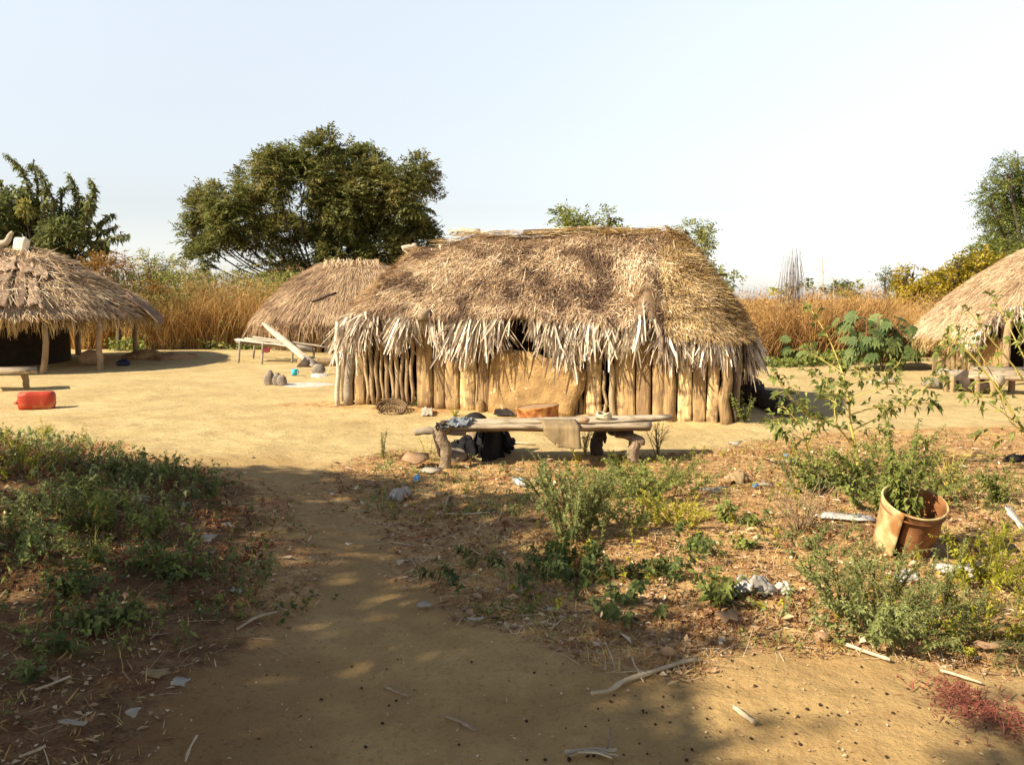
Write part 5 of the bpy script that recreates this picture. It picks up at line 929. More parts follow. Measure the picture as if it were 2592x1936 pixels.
# ================================================================ SHADE TREE behind and left of the viewer (casts the foreground shade)
shade = G(*np.array([(-900, 1290), (-300, 1225), (120, 1190), (420, 1185), (560, 1205), (690, 1186), (840, 1215), (960, 1212), (1120, 1235), (1300, 1262), (1330, 1300), (1340, 1340), (1420, 1400), (1560, 1440), (1640, 1490), (1800, 1520), (1960, 1545), (2120, 1610), (2260, 1650), (2592, 1665), (2900, 1680)]).T)[:, :2]
shade = np.vstack([shade, [(4.6, 2.7), (9., 1.5), (9, -6.), (-2, -7), (-14, -6), (-16, 4.)]])  # unseen rear part of the crown, added to block skylight
st_base = onground(-8.6, -2.4); shade_tree = thing('shade_tree', 'broad shade tree standing behind the viewer, known by its shadow on the path', 'tree', st_base)
mb = MB(); tube(mb, smoothline([st_base - [0, 0, .2], st_base + [.2, .1, 1.6], st_base + [.5, .4, 3.4]], 10), np.linspace(.42, .3, 10), 12, .5, True, .08); trk = mb.build('trunk', M['bark'], shade_tree, smooth=True)
n = 52000; sx = U(-16, 9., n); sy = U(-7, 9.2, n); sd = poly_sd(sx, sy, shade); k = sd > -.05; sx, sy, sd = sx[k], sy[k], sd[k]
dens = fbm(sx * 1.5, sy * 1.5, 3, 201); edge = sstep(.9, .1, sd); keep = dens > -.62 + .58 * edge
for px, py, r_ in ((905, 1385, .13), (935, 1372, .12), (880, 1408, .10), (905, 1412, .12), (830, 1455, .12), (870, 1445, .13), (900, 1432, .10), (975, 1490, .12), (1000, 1540, .10), (660, 1290, .13), (640, 1330, .10), (700, 1350, .10), (690, 1410, .10), (610, 1390, .12), (570, 1300, .12), (780, 1262, .10), (930, 1265, .12), (1120, 1300, .14), (1180, 1290, .13), (1200, 1325, .13), (1060, 1270, .10), (1210, 1470, .10), (1140, 1480, .09), (1520, 1560, .10), (1560, 1520, .12), (1240, 1545, .08), (1090, 1590, .08), (320, 1290, .14), (250, 1330, .13), (380, 1390, .12), (180, 1420, .13), (420, 1250, .12), (100, 1240, .16), (210, 1240, .13), (300, 1420, .1), (520, 1340, .1), (1450, 1700, .07), (1410, 1740, .08), (1680, 1590, .1), (1780, 1570, .1), (1700, 1625, .08)):
    q = G(px, py); keep &= np.hypot(sx - q[0], (sy - q[1]) * .75) > r_ * 1.15 * (.8 + .5 * vnoise(sx * 5, sy * 5, 3))

for _ in range(46):
    q = G(U(-60, 520), U(1190, 1560)); keep &= np.hypot(sx - q[0], (sy - q[1]) * .8) > U(.06, .15) * (.8 + .5 * vnoise(sx * 5, sy * 5, 3))
# dappled corner, right of the path
zc = sstep(.35, 1.0, sx - .45 - .25 * (3.4 - sy)) * sstep(4.05, 3.75, sy + .0 * sx); zc = sstep(.25, .7, sx) * sstep(3.95, 3.6, sy)
keep &= (vnoise(sx * 2.6 + 3.3, sy * 3.4 + 1.7, 31) * .65 + vnoise(sx * 6, sy * 8, 35) * .35 > .64 * zc)
sx, sy = sx[keep], sy[keep]; n = len(sx); hgt = np.where(sy > 1.5, 4.1, 3.6) + 2.6 * rng.random(n) + .35 * fbm(sx * .8, sy * .8, 2, 7)
cc = np.stack([sx, sy, np.zeros(n)], -1) + SUN[None] * (hgt / SUN[2])[:, None]
k = 7; pp = np.repeat(cc, k, 0) + rng.normal(0, .10, (n * k, 3)); m_ = n * k; lv = MB()
leaves(lv, pp, rndir(m_) + np.array([.2, 0, -.2]), rndir(m_) * .5 + SUN[None] * .9, U(.10, .19, m_), U(.06, .10, m_), .15, .2, np.clip(.4 + rng.normal(0, .2, m_), 0, 1)); lv.build('crown', M['lf_tree'], shade_tree)
lmb = MB(); fk = st_base + [.5, .4, 3.3]
for q in cc[rng.choice(n, 60, replace=False)]: tube(lmb, smoothline([fk, fk * .5 + q * .5 + [0, 0, .5], q], 8), np.linspace(.09, .015, 8), 6, .5, False)
lmb.build('limbs', M['bark'], trk, smooth=True)

# ================================================================ WEEDS ONE CAN TELL APART
def plant(name, label, base, H, spread, nst, leafmat, leaf=(.05, .014), step=.012, stemmat='stem_g', lean=.45, up=.5, tint0=.5, branch=0, cat='weed', group=None, stem_r=.004, top_small=.5, fold=.2, droop=.25, bare=.1, curve=.3, r0=.25, per=2):
    base = np.asarray(base, float); T = thing(name, label, cat, base, group); sm = MB(); lv = MB()
    def run(p0, d, L, r, lf):
        end = p0 + d * L + np.array([d[0], d[1], 0]) * L * curve + np.array([0, 0, -L * .06]); mid = p0 + d * L * .55 + rng.normal(0, .02, 3) * L
        c = smoothline([p0, mid, end], 12); tube(sm, c, np.linspace(r, r * .35, 12), 4, U(.2, .8), False)
        n = max(2, int(L * (1 - bare) / step)) * per; t = np.sort(U(bare, 1, n)); k = np.minimum((t * 11).astype(int), 10); p = c[k] + (c[k + 1] - c[k]) * (t * 11 - k)[:, None]; a = unit(c[k + 1] - c[k])
        rad = rndir(n); rad = unit(rad - a * (rad * a).sum(1, keepdims=True)); D = unit(rad + a * up); N = unit(a + rndir(n) * .35 - rad * .3)
        s_ = lf * (1 - (1 - top_small) * t); leaves(lv, p, D, N, leaf[0] * U(.7, 1.25, n) * s_, leaf[1] * U(.8, 1.2, n) * s_, fold, droop, np.clip(tint0 + .15 * (t - .5) + rng.normal(0, .16, n), 0, 1)); return c
    for i in range(nst):
        ph = U(0, 2 * math.pi); ln = lean * math.sqrt(U(0, 1)); d = np.array([math.cos(ph) * math.sin(ln), math.sin(ph) * math.sin(ln), math.cos(ln)]); o = spread * r0 * U(0, 1) if nst > 14 else U(0, .012); p0 = base + [o * math.cos(ph), o * math.sin(ph), 0]; p0[2] = terrain(p0[0], p0[1]) - .01
        if abs(base[2] - terrain(base[0], base[1])) > .08: p0[2] = base[2]
        tube(sm, [base - [0, 0, .03], p0 - [0, 0, .015]], stem_r, 3, .3); L = H * U(.6, 1.05); c = run(p0, d, L, stem_r, 1.)
        for b_ in range(branch):
            k = int(U(2, 9)); ph2 = U(0, 2 * math.pi); d2 = unit(unit(c[k + 1] - c[k]) + .75 * np.array([math.cos(ph2), math.sin(ph2), U(-.1, .5)])); run(c[k], d2, L * U(.25, .5), stem_r * .6, .8)
    sm.build('stems', M[stemmat], T); lv.build('foliage', M[leafmat], T); return T
g_ = lambda x, y: G(x, y)
# --- right patch
plant('feathery_weed', 'tall feathery grey-green weed clump in the middle ground below the bench', g_(1455, 1368), .56, .34, 26, 'lf_feather', (.045, .013), .0075, lean=.52, up=.9, branch=4, tint0=.48, curve=.1, r0=.5)
plant('broad_weed', 'spreading bright green weed under the right end of the plank bench', g_(1605, 1262), .40, .55, 30, 'lf_weed', (.055, .02), .011, lean=.95, up=.6, branch=3, tint0=.66, curve=.3, r0=.8)
plant('broad_weed', 'smaller leafy weed between the feathery clump and the lime-yellow plant', g_(1590, 1330), .26, .3, 16, 'lf_weed', (.05, .022), .012, lean=.8, up=.5, branch=2, tint0=.6, r0=.7)
plant('yellow_weed', 'bright lime-yellow weed in the sun right of the feathery clump', g_(1712, 1330), .26, .3, 22, 'lf_lime', (.04, .012), .009, 'stem_y', lean=.8, up=.8, branch=2, tint0=.55, curve=.2, r0=.6)
plant('yellow_weed', 'small dry yellow weed standing behind the feathery clump', g_(1500, 1265), .26, .16, 8, 'lf_lime', (.03, .01), .010, 'stem_y', lean=.5, up=.8, branch=2, tint0=.35)
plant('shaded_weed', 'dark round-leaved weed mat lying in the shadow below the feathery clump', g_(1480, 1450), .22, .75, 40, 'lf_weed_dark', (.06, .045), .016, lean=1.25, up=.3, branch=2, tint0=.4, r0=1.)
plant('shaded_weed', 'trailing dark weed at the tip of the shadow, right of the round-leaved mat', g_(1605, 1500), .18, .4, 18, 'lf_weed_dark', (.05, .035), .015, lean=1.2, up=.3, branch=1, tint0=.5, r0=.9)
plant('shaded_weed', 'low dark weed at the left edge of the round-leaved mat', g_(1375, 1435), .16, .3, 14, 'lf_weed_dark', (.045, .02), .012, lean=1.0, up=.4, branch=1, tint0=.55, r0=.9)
plant('oval_weed', 'weed with large oval leaves on bare littered soil right of the lime-yellow plant', g_(1830, 1315), .22, .2, 8, 'lf_weed', (.075, .035), .03, lean=.75, up=.5, tint0=.6)
plant('oval_weed', 'low sunny weed below the large oval-leaved one', g_(1895, 1330), .16, .25, 10, 'lf_weed', (.05, .028), .02, lean=1.0, up=.4, tint0=.55)
plant('oval_weed', 'compact round-leaved weed on bare soil left of the dead twig clump', g_(1765, 1392), .12, .28, 14, 'lf_weed', (.045, .032), .016, lean=1.2, up=.3, tint0=.5, r0=.9)
plant('oval_weed', 'patch of small round leaves left of the dead twig clump, nearer the bucket', g_(1890, 1385), .11, .28, 14, 'lf_weed', (.045, .034), .016, lean=1.2, up=.3, tint0=.6, r0=.9)
plant('oval_weed', 'broad-leaved weed at the shadow edge left of the white plastic bag', g_(1808, 1530), .26, .22, 9, 'lf_weed', (.085, .034), .025, lean=.7, up=.6, tint0=.5)
plant('dead_weed', 'clump of dead straw-coloured twigs left of the rusted bucket', g_(2030, 1345), .36, .26, 34, 'lf_red', (.02, .006), .05, 'stem_d', lean=.55, up=.8, branch=2, tint0=.5, stem_r=.0035, curve=.1)
plant('low_weed', 'low olive weed at the foot of the dead twig clump', g_(2060, 1385), .17, .42, 30, 'lf_feather', (.03, .014), .010, lean=1.15, up=.4, branch=2, tint0=.3, r0=.9)
plant('upright_weed', 'upright leafy weed in front of the dead twig clump', g_(2050, 1470), .24, .1, 4, 'lf_weed', (.05, .018), .012, lean=.3, up=.5, tint0=.6)
plant('feathery_weed', 'dense feathery green bush in the lower right corner below the bucket', g_(2215, 1598), .34, .40, 34, 'lf_feather', (.04, .014), .0075, lean=.85, up=.7, branch=4, tint0=.42, r0=.7)
plant('feathery_weed', 'thin tall feathery shoot rising in front of the rusted bucket', g_(2240, 1560), .46, .14, 7, 'lf_feather', (.03, .010), .009, lean=.35, up=.9, branch=3, tint0=.55)
plant('feathery_weed', 'slender feathery shoot left of the bush below the bucket', g_(2135, 1525), .34, .12, 5, 'lf_feather', (.03, .011), .009, lean=.35, up=.9, branch=2, tint0=.55)
plant('feathery_weed', 'single feathery shoot right of the bush below the bucket', g_(2385, 1560), .40, .1, 4, 'lf_feather', (.028, .010), .009, lean=.25, up=.9, branch=2, tint0=.45)
plant('feathery_weed', 'low brownish feathery weed between the bush below the bucket and the right edge', g_(2400, 1600), .18, .4, 26, 'lf_feather', (.03, .012), .010, lean=1.1, up=.5, branch=2, tint0=.3, r0=.9)
plant('pale_weed', 'pale yellow-green weed patch in the lower right corner', g_(2500, 1575), .26, .5, 30, 'lf_lime', (.035, .014), .011, lean=1.0, up=.6, branch=2, tint0=.28, r0=.9)
plant('ferny_weed', 'fresh yellow-green ferny weed right of the rusted bucket', g_(2495, 1475), .36, .3, 20, 'lf_lime', (.05, .014), .009, lean=.75, up=.5, branch=2, tint0=.25, r0=.6)
plant('trailing_weed', 'small dark trailing weed on bare earth right of the rusted bucket', g_(2530, 1340), .16, .18, 5, 'lf_weed_dark', (.05, .03), .03, lean=1.2, up=.4, tint0=.4)
plant('leafy_weed', 'leafy green weed behind the rusted bucket near the right edge', g_(2520, 1275), .36, .26, 12, 'lf_weed', (.05, .022), .014, lean=.8, up=.5, branch=1, tint0=.5)
plant('grass_tuft', 'tuft of yellow grass stems behind the bucket', g_(2400, 1255), .42, .12, 14, 'lf_lime', (.06, .006), .05, 'stem_y', lean=.3, up=1.2, tint0=.4)
plant('leafy_weed', 'dense leafy mass at the foot of the tall yellow-stemmed weed', g_(2215, 1250), .44, .65, 40, 'lf_weed', (.055, .03), .013, lean=.95, up=.4, branch=2, tint0=.62, r0=.9)
plant('leafy_weed', 'brownish bushy weed left of the yellow-stemmed weed', g_(2105, 1235), .28, .45, 30, 'lf_weed_dark', (.035, .02), .011, lean=1.0, up=.4, branch=2, tint0=.5, r0=.9)
plant('leafy_weed', 'leafy weed between the yellow-stemmed weed and the bucket rim', g_(2240, 1300), .28, .3, 14, 'lf_weed', (.06, .036), .018, lean=.9, up=.4, branch=1, tint0=.5, r0=.8)
plant('bucket_plant', 'leafy weed growing up out of the rusted bucket', BUCKET, .72, .10, 8, 'lf_weed', (.055, .03), .016, lean=.26, up=.2, branch=2, tint0=.5, droop=.45, cat='plant', curve=-.1)
plant('bench_weed', 'sparse reddish-brown sprig behind the right legs of the bench', g_(1665, 1158), .44, .16, 8, 'lf_red', (.025, .010), .02, lean=.4, up=.6, branch=3, tint0=.75)
plant('bench_weed', 'sparse brown sprig beneath the middle of the bench', g_(1480, 1150), .34, .16, 7, 'lf_red', (.03, .012), .018, lean=.4, up=.6, branch=2, tint0=.7)
plant('yellow_weed', 'small yellow-leaved weed in front of the middle of the bench', g_(1462, 1178), .26, .1, 4, 'lf_lime', (.06, .02), .018, 'stem_y', lean=.4, up=.4, tint0=.5)
plant('yellow_weed', 'thin pale weed with a red tip at the left end of the bench', g_(1083, 1165), .36, .1, 4, 'lf_lime', (.035, .010), .022, 'stem_y', lean=.3, up=.5, tint0=.75)
plant('spiky_weed', 'dark upright spiky weed on the sand left of the bench', g_(968, 1158), .30, .05, 3, 'lf_weed_dark', (.055, .008), .006, lean=.12, up=.9, tint0=.6)
plant('hut_weed', 'little green weed growing against the clay planks of the big hut', g_(1062, 1024), .22, .14, 8, 'lf_weed', (.05, .022), .018, lean=.7, up=.5, tint0=.7)
plant('hut_weed', 'green weed at the right corner post of the big hut', g_(1885, 1070), .42, .18, 9, 'lf_weed', (.06, .035), .022, lean=.45, up=.4, tint0=.5)
plant('hut_weed', 'small weed in front of the clay planks right of the little green one', g_(1150, 1052), .14, .14, 8, 'lf_lime', (.04, .018), .018, lean=.9, up=.5, tint0=.3)
# --- left bank
LB = [('seeding_weed', 'tall yellow weed with reddish seed spikes on the top of the left bank', (118, 1140), .36, .2, 9, 'lf_lime', (.045, .018), .012, .35, .45), ('seeding_weed', 'single leafy shoot at the right of the yellow seeding weed on the bank top', (200, 1140), .30, .08, 3, 'lf_lime', (.05, .02), .016, .3, .3),
      ('seeding_weed', 'pale shoot on the bank top at the far left edge', (15, 1150), .28, .2, 7, 'lf_lime', (.045, .02), .014, .4, .35), ('bank_weed', 'yellow-green weed below the seed spikes on the left bank', (55, 1190), .24, .4, 22, 'lf_lime', (.045, .018), .012, .9, .15),
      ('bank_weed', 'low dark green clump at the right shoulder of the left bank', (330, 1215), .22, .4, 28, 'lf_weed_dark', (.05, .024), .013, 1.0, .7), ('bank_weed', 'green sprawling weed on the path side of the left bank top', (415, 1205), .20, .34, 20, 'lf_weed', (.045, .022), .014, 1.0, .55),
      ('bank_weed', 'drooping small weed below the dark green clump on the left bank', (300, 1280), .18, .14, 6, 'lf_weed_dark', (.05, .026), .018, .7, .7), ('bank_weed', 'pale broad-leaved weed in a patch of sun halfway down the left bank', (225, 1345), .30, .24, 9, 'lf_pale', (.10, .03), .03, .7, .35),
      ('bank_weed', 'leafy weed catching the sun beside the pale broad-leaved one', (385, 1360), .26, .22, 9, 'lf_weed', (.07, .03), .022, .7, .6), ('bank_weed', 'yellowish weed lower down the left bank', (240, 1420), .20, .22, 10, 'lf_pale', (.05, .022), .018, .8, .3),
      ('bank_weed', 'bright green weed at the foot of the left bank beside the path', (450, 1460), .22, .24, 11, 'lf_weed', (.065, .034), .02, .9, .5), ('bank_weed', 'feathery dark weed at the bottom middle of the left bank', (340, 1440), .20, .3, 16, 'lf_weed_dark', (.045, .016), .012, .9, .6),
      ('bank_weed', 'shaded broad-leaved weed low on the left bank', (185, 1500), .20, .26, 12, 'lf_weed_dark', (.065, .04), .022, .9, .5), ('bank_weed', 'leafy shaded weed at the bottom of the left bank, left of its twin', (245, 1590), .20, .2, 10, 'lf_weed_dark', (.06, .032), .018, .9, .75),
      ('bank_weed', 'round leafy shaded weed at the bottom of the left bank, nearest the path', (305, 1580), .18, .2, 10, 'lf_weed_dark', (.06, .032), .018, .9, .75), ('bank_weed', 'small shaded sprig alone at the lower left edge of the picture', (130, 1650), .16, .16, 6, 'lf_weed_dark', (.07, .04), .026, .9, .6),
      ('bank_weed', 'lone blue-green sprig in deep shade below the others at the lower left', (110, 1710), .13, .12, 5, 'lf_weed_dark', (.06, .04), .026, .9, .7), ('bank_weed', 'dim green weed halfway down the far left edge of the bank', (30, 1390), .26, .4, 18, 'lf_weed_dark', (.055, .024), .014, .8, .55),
      ('bank_weed', 'olive weed in the middle of the left bank', (130, 1300), .24, .4, 20, 'lf_feather', (.045, .018), .013, .9, .35), ('bank_weed', 'green weed near the middle of the bank, right of the olive one', (205, 1255), .22, .3, 14, 'lf_weed', (.05, .022), .014, .9, .4),
      ('bank_weed', 'small weed in shade on the path at the right foot of the bank', (535, 1250), .16, .16, 7, 'lf_weed', (.05, .022), .018, .8, .4), ('bank_weed', 'flat dark weed mat on the left edge of the shaded path', (735, 1535), .07, .3, 18, 'lf_weed_dark', (.03, .014), .012, 1.4, .3)]
for nm, lb, px, H, sp, ns, lf, le, st, ln, ti in LB:
    yl = lf in ('lf_lime', 'lf_pale'); plant(nm, lb, g_(*px), H, sp, ns, lf, le, st, 'stem_y' if yl else 'stem_g', lean=ln, up=.5, tint0=ti, branch=1 if ns > 8 else 0, r0=.8 if ln > .6 else .3)
# --- yellow-stemmed weed, traced branch by branch at its own depth
def branchy(name, label, base, Y, polys, leafmat, ll, lw, step, tint0, r0=.013, cat='weed', dscale=.5, m='stem_y'):
    T = thing(name, label, cat, base); sm = MB(); lv = MB()
    for k, (pts, dy, r) in enumerate(polys):
        t = np.linspace(0, 1, len(pts)); P3 = np.array([P(x, y, Y + dy * s_) for (x, y), s_ in zip(pts, t)])
        if k == 0: P3[0] = base - [0, 0, .02]
        c = smoothline(P3, 24); tube(sm, c, np.linspace(r, r * .3, 24), 6, U(.3, .9), False); L = np.linalg.norm(np.diff(c, axis=0), axis=1).sum()
        n = max(3, int(L / step)); tt = U(.12, 1, n) ** .8; q = np.minimum((tt * 23).astype(int), 22); p = c[q] + (c[q + 1] - c[q]) * (tt * 23 - q)[:, None]; a = unit(c[q + 1] - c[q])
        # short side twigs with a few leaves each
        for p_, a_ in zip(p, a):
            d = unit(rndir(1)[0] + a_ * .6 + [0, 0, .2]); l = U(.03, .12); e = p_ + d * l; tube(sm, [p_, e], [r * .25, r * .12], 3, .8, False); j = rng.integers(1, 4)
            leaves(lv, p_ + (e - p_) * U(.5, 1, (j, 1)), d + rndir(j) * .7 + [0, 0, -.2], rndir(j) * .6 + np.array([0, -.3, .7]), ll * U(.5, 1.15, j), lw * U(.6, 1.1, j), .2, .35, np.clip(tint0 + rng.normal(0, .2, j), 0, 1))
        n2 = 7; leaves(lv, c[-1] + rng.normal(0, .015, (n2, 3)), a[-1] + rndir(n2) * .8, rndir(n2) + np.array([0, 0, .8]), ll * U(.5, 1, n2), lw * U(.5, 1, n2), .2, .3, np.clip(tint0 + rng.normal(0, .2, n2), 0, 1))
    sm.build('stems', M[m], T, smooth=True); lv.build('foliage', M[leafmat], T); return T
c6 = lambda *a: [(1940 + x * .3027, 720 + y * .3027) for x, y in a]
b = g_(2176, 1200)
branchy('branching_weed', 'tall spindly weed with yellow stems spreading in front of the castor plant', b, b[1],
        [(c6((780, 1570), (740, 1340), (705, 1170), (690, 1000), (668, 860)), 0, .016), (c6((672, 880), (640, 760), (600, 640), (520, 450), (420, 285), (365, 200)), .25, .008), (c6((745, 1390), (600, 1200), (400, 1110), (200, 940), (60, 740)), -.3, .009), (c6((720, 1220), (900, 1130), (1060, 1050), (1180, 880)), .3, .007),
         (c6((700, 1090), (900, 1030), (1100, 1020), (1260, 1000), (1400, 985)), .4, .007), (c6((690, 960), (850, 900), (1000, 850), (1080, 780)), -.3, .006), (c6((670, 880), (500, 800), (380, 760)), -.2, .005), (c6((655, 850), (850, 780), (1000, 740), (1130, 650)), .4, .006), (c6((700, 1060), (560, 980), (480, 930)), .3, .005),
         (c6((600, 1200), (570, 1060), (590, 900), (620, 820)), .3, .006), (c6((400, 1110), (300, 1060), (250, 890)), -.1, .005), (c6((720, 1250), (850, 1200), (940, 1220)), -.2, .005), (c6((690, 1000), (600, 940), (470, 880)), -.35, .005), (c6((640, 740), (560, 690), (420, 600), (320, 550)), .2, .006), (c6((1180, 1010), (1300, 880), (1400, 800), (1480, 730)), .3, .005), (c6((860, 790), (760, 720), (690, 700)), .2, .004)],
        'lf_pale', .085, .040, .030, .25)
b = g_(2060, 1190)
branchy('branching_weed', 'leaning leafy shoot left of the yellow-stemmed weed', b, b[1], [(c6((330, 1480), (300, 1230), (220, 1100), (120, 1000)), .1, .008), (c6((300, 1230), (350, 1100), (330, 980)), .2, .006), (c6((250, 1150), (140, 1120), (20, 1140)), -.2, .005), (c6((310, 1300), (180, 1230), (110, 1240)), -.2, .005), (c6((320, 1350), (420, 1250), (440, 1120)), .2, .005)], 'lf_weed', .085, .038, .03, .5)
b = g_(2665, 1215)
branchy('branching_weed', 'pale yellow-stemmed weed leaning in from the right edge', b, b[1] + .0,
        [([(2665, 1215), (2610, 1120), (2560, 1040), (2500, 950), (2440, 880), (2400, 855)], 0, .014), ([(2560, 1040), (2520, 965), (2470, 880), (2425, 835)], .2, .007), ([(2620, 1000), (2560, 920), (2500, 850), (2450, 785)], -.2, .009), ([(2620, 960), (2570, 860), (2530, 780), (2510, 750)], .2, .007), ([(2640, 920), (2585, 850), (2560, 800)], 0, .006), ([(2500, 950), (2440, 925), (2380, 900)], .2, .004),
         ([(2560, 1060), (2500, 1020), (2440, 1005)], -.2, .004), ([(2600, 1080), (2540, 1100), (2480, 1095)], .3, .005), ([(2620, 1100), (2560, 1070), (2530, 1000)], -.2, .006), ([(2470, 880), (2420, 890), (2385, 880)], .1, .004), ([(2640, 1010), (2600, 900), (2590, 830)], -.1, .006), ([(2540, 1010), (2470, 1000), (2400, 960)], .1, .004)],
        'lf_pale', .08, .038, .05, .42)
# --- castor plants with big palmate leaves
def castor(label, px, pyb, H, n, wid, Lr=(.18, .34)):
    b = g_(px, pyb); T = thing('castor_plant', label, 'plant', b); sm = MB(); lv = MB()
    for s_ in range(max(1, n // 14)):
        o = b + [U(-wid * .4, wid * .4), U(-.2, .3), 0]; o[2] = terrain(o[0], o[1]); top = o + [U(-wid * .3, wid * .3), U(-.2, .2), H * U(.7, .95)]; c = smoothline([o, o * .5 + top * .5 + [U(-.1, .1), 0, 0], top], 12); tube(sm, c, np.linspace(.018, .008, 12), 6, .5, False)
        for k in range(14):
            t = U(.25, 1); p = c[int(t * 11)]; ph = U(0, 2 * math.pi); out = np.array([math.cos(ph), math.sin(ph) * .8, U(-.1, .6)]); e = p + out * U(.15, .42); tube(sm, smoothline([p, p * .5 + e * .5 + [0, 0, .05], e], 5), [.005] * 5, 4, .7, False)
            N = unit(np.array([out[0] * .5, -.55 + out[1] * .3, .75]) + rng.normal(0, .25, 3)); ax = unit(out + [0, 0, -.45]); ax = unit(ax - N * (ax @ N)); sd = np.cross(N, ax); L = U(*Lr)
            an = np.array([-2.3, -1.5, -.95, -.45, 0, .45, .95, 1.5, 2.3]); D = np.cos(an)[:, None] * ax + np.sin(an)[:, None] * sd; ls = L * np.array([.5, .68, .85, .95, 1, .95, .85, .68, .5])
            leaves(lv, np.repeat(e[None], 9, 0), D, np.repeat(N[None], 9, 0), ls, ls * .42, .12, .28, np.clip(.5 + rng.normal(0, .2) + rng.normal(0, .04, 9), 0, 1))
    sm.build('stems', M['lf_red'], T); lv.build('foliage', M['lf_castor'], T)
castor('large castor plant with big palmate leaves beside the right hut', 2205, 938, 1.35, 70, 1.3); castor('castor plant close to the wall of the right hut', 2262, 935, 1.15, 34, .6); castor('small castor plant left of the large one at the edge of the dry grass', 2040, 920, .65, 16, .5, (.14, .26))

# ================================================================ RUBBISH ONE CAN POINT AT
def flat(name, label, cat, px, py, pts, m, h=.006, rise=.0, group=None, yaw=0.):
    """a thin torn piece: outline in metres around a ground point"""
    q = g_(px, py); p = np.array([[x * math.cos(yaw) - y * math.sin(yaw), x * math.sin(yaw) + y * math.cos(yaw)] for x, y in pts]); z = terrain(q[0] + p[:, 0], q[1] + p[:, 1]); V = np.stack([q[0] + p[:, 0], q[1] + p[:, 1], z + .010 + h + rise * (p[:, 1] - p[:, 1].min()) + rng.uniform(0, h * 2, len(p)) + .5 * np.abs(p[:, 0]) * U(-.1, .5)], -1)
    mb = MB(); slab(mb, V, h, (0, 0, 1), .5); return tag(mb.build(name, M[m], None, q), label, cat, group)
def torn(w, d, n=13): a = (np.arange(n) + U(-.35, .35, n)) * 2 * math.pi / n; r = U(.45, 1.1, n); w *= .85; d *= .85; return [(w / 2 * r_ * math.cos(t), d / 2 * r_ * math.sin(t)) for t, r_ in zip(a, r)]
def crumple(name, label, cat, px, py, w, d, hgt, m, seed, group=None):
    q = g_(px, py); mb = MB()
    def fn(u, v):
        a, b = u * 2 - 1, v * 2 - 1; s_ = np.sqrt(np.maximum(a * a, b * b)) + 1e-6; l = np.hypot(a, b) + 1e-6; k = s_ / l * (1 + .35 * fbm(a * 1.6 + seed, b * 1.6, 2, seed)); x = a * k * w / 2; y = b * k * d / 2
        z = hgt * np.clip(1 - (a * k) ** 2 - (b * k) ** 2, 0, 1) ** .6 * (.62 + 1.5 * np.abs(fbm(a * 1.6 + seed * 3, b * 1.6, 4, seed + 2))); x = x + .35 * hgt * fbm(a * 4, b * 4 + seed, 2, seed + 9); y = y + .35 * hgt * fbm(a * 4 + 7, b * 4, 2, seed + 8)
        return np.stack([q[0] + x, q[1] + y, q[2] + .006 + z], -1)
    sheet(mb, fn, 22, 22, .5, .003); return tag(mb.build(name, M[m], None, q, False), label, cat, group)
def twig(name, label, px, m='drystick', r=.008, lift=.01, cat='stick'):
    pts = np.array([g_(x, y) + [0, 0, lift + r] for x, y in px]); mb = MB(); c = smoothline(pts, max(8, 3 * len(pts))); tube(mb, c, r * (1 + .15 * rng.normal(size=len(c))), 6, U(.4, .9), True, .1); return tag(mb.build(name, M[m], None, pts[0], True), label, cat)
flat('pot_shard', 'large tan potsherd leaning in the litter left of the forked bench leg', 'shard', 1050, 1185, [(-.11, -.06), (.02, -.09), (.13, -.02), (.12, .06), (-.02, .1), (-.08, .04)], 'shard', .016, .45)
flat('white_shard', 'white flat shard in the litter beside the forked bench leg', 'shard', 1086, 1199, [(-.09, -.02), (.02, -.035), (.11, -.01), (.1, .03), (-.04, .03)], 'white', .008, .3)
flat('blue_wrapper', 'small bright blue wrapper at the shadow edge below the bench', 'wrapper', 1054, 1221, [(-.02, -.03), (.02, -.03), (.025, .035), (-.018, .03)], 'bluescrap', .004, .6)
crumple('plastic_bag', 'crumpled clear plastic bag in half shade below the left end of the bench', 'bag', 1013, 1262, .19, .14, .10, 'plasticbag', 3)
crumple('white_bag', 'crumpled white plastic bag at the shadow edge, biggest piece of rubbish in front', 'bag', 1905, 1508, .26, .14, .11, 'plasticbag', 5)
crumple('white_bag', 'pale yellowish crumpled paper right of the big white bag', 'paper', 1978, 1500, .10, .08, .06, 'ash', 6)
crumple('sand_bag', 'grey torn sack lying between the weeds right of the bench', 'sack', 1868, 1222, .20, .14, .09, 'sack', 7)
crumple('white_bag', 'small white plastic bag in front of the bucket', 'bag', 2295, 1470, .15, .10, .06, 'plasticbag', 9)
crumple('white_bag', 'white crumpled bag behind the dead twig clump', 'bag', 2070, 1245, .16, .1, .08, 'white', 11)
crumple('white_bag', 'white torn bag left of the leafy mass near the yellow-stemmed weed', 'bag', 2165, 1240, .20, .14, .1, 'plasticbag', 12)
crumple('dark_rag', 'grey-black rag at the right edge of the picture, right of the bucket', 'rag', 2540, 1395, .17, .12, .06, 'soot', 13)
crumple('dark_rag', 'dark matted clump near the right edge behind the bucket', 'rag', 2575, 1168, .26, .12, .08, 'soot', 14)
crumple('black_cloth', 'black cloth heaped on the ground beneath the left half of the bench', 'cloth', 1178, 1152, .42, .30, .20, 'black', 21)
crumple('black_cloth', 'taller black cloth bundle hanging to the ground behind the thick rear bench leg', 'cloth', 1248, 1146, .44, .34, .34, 'black', 22)
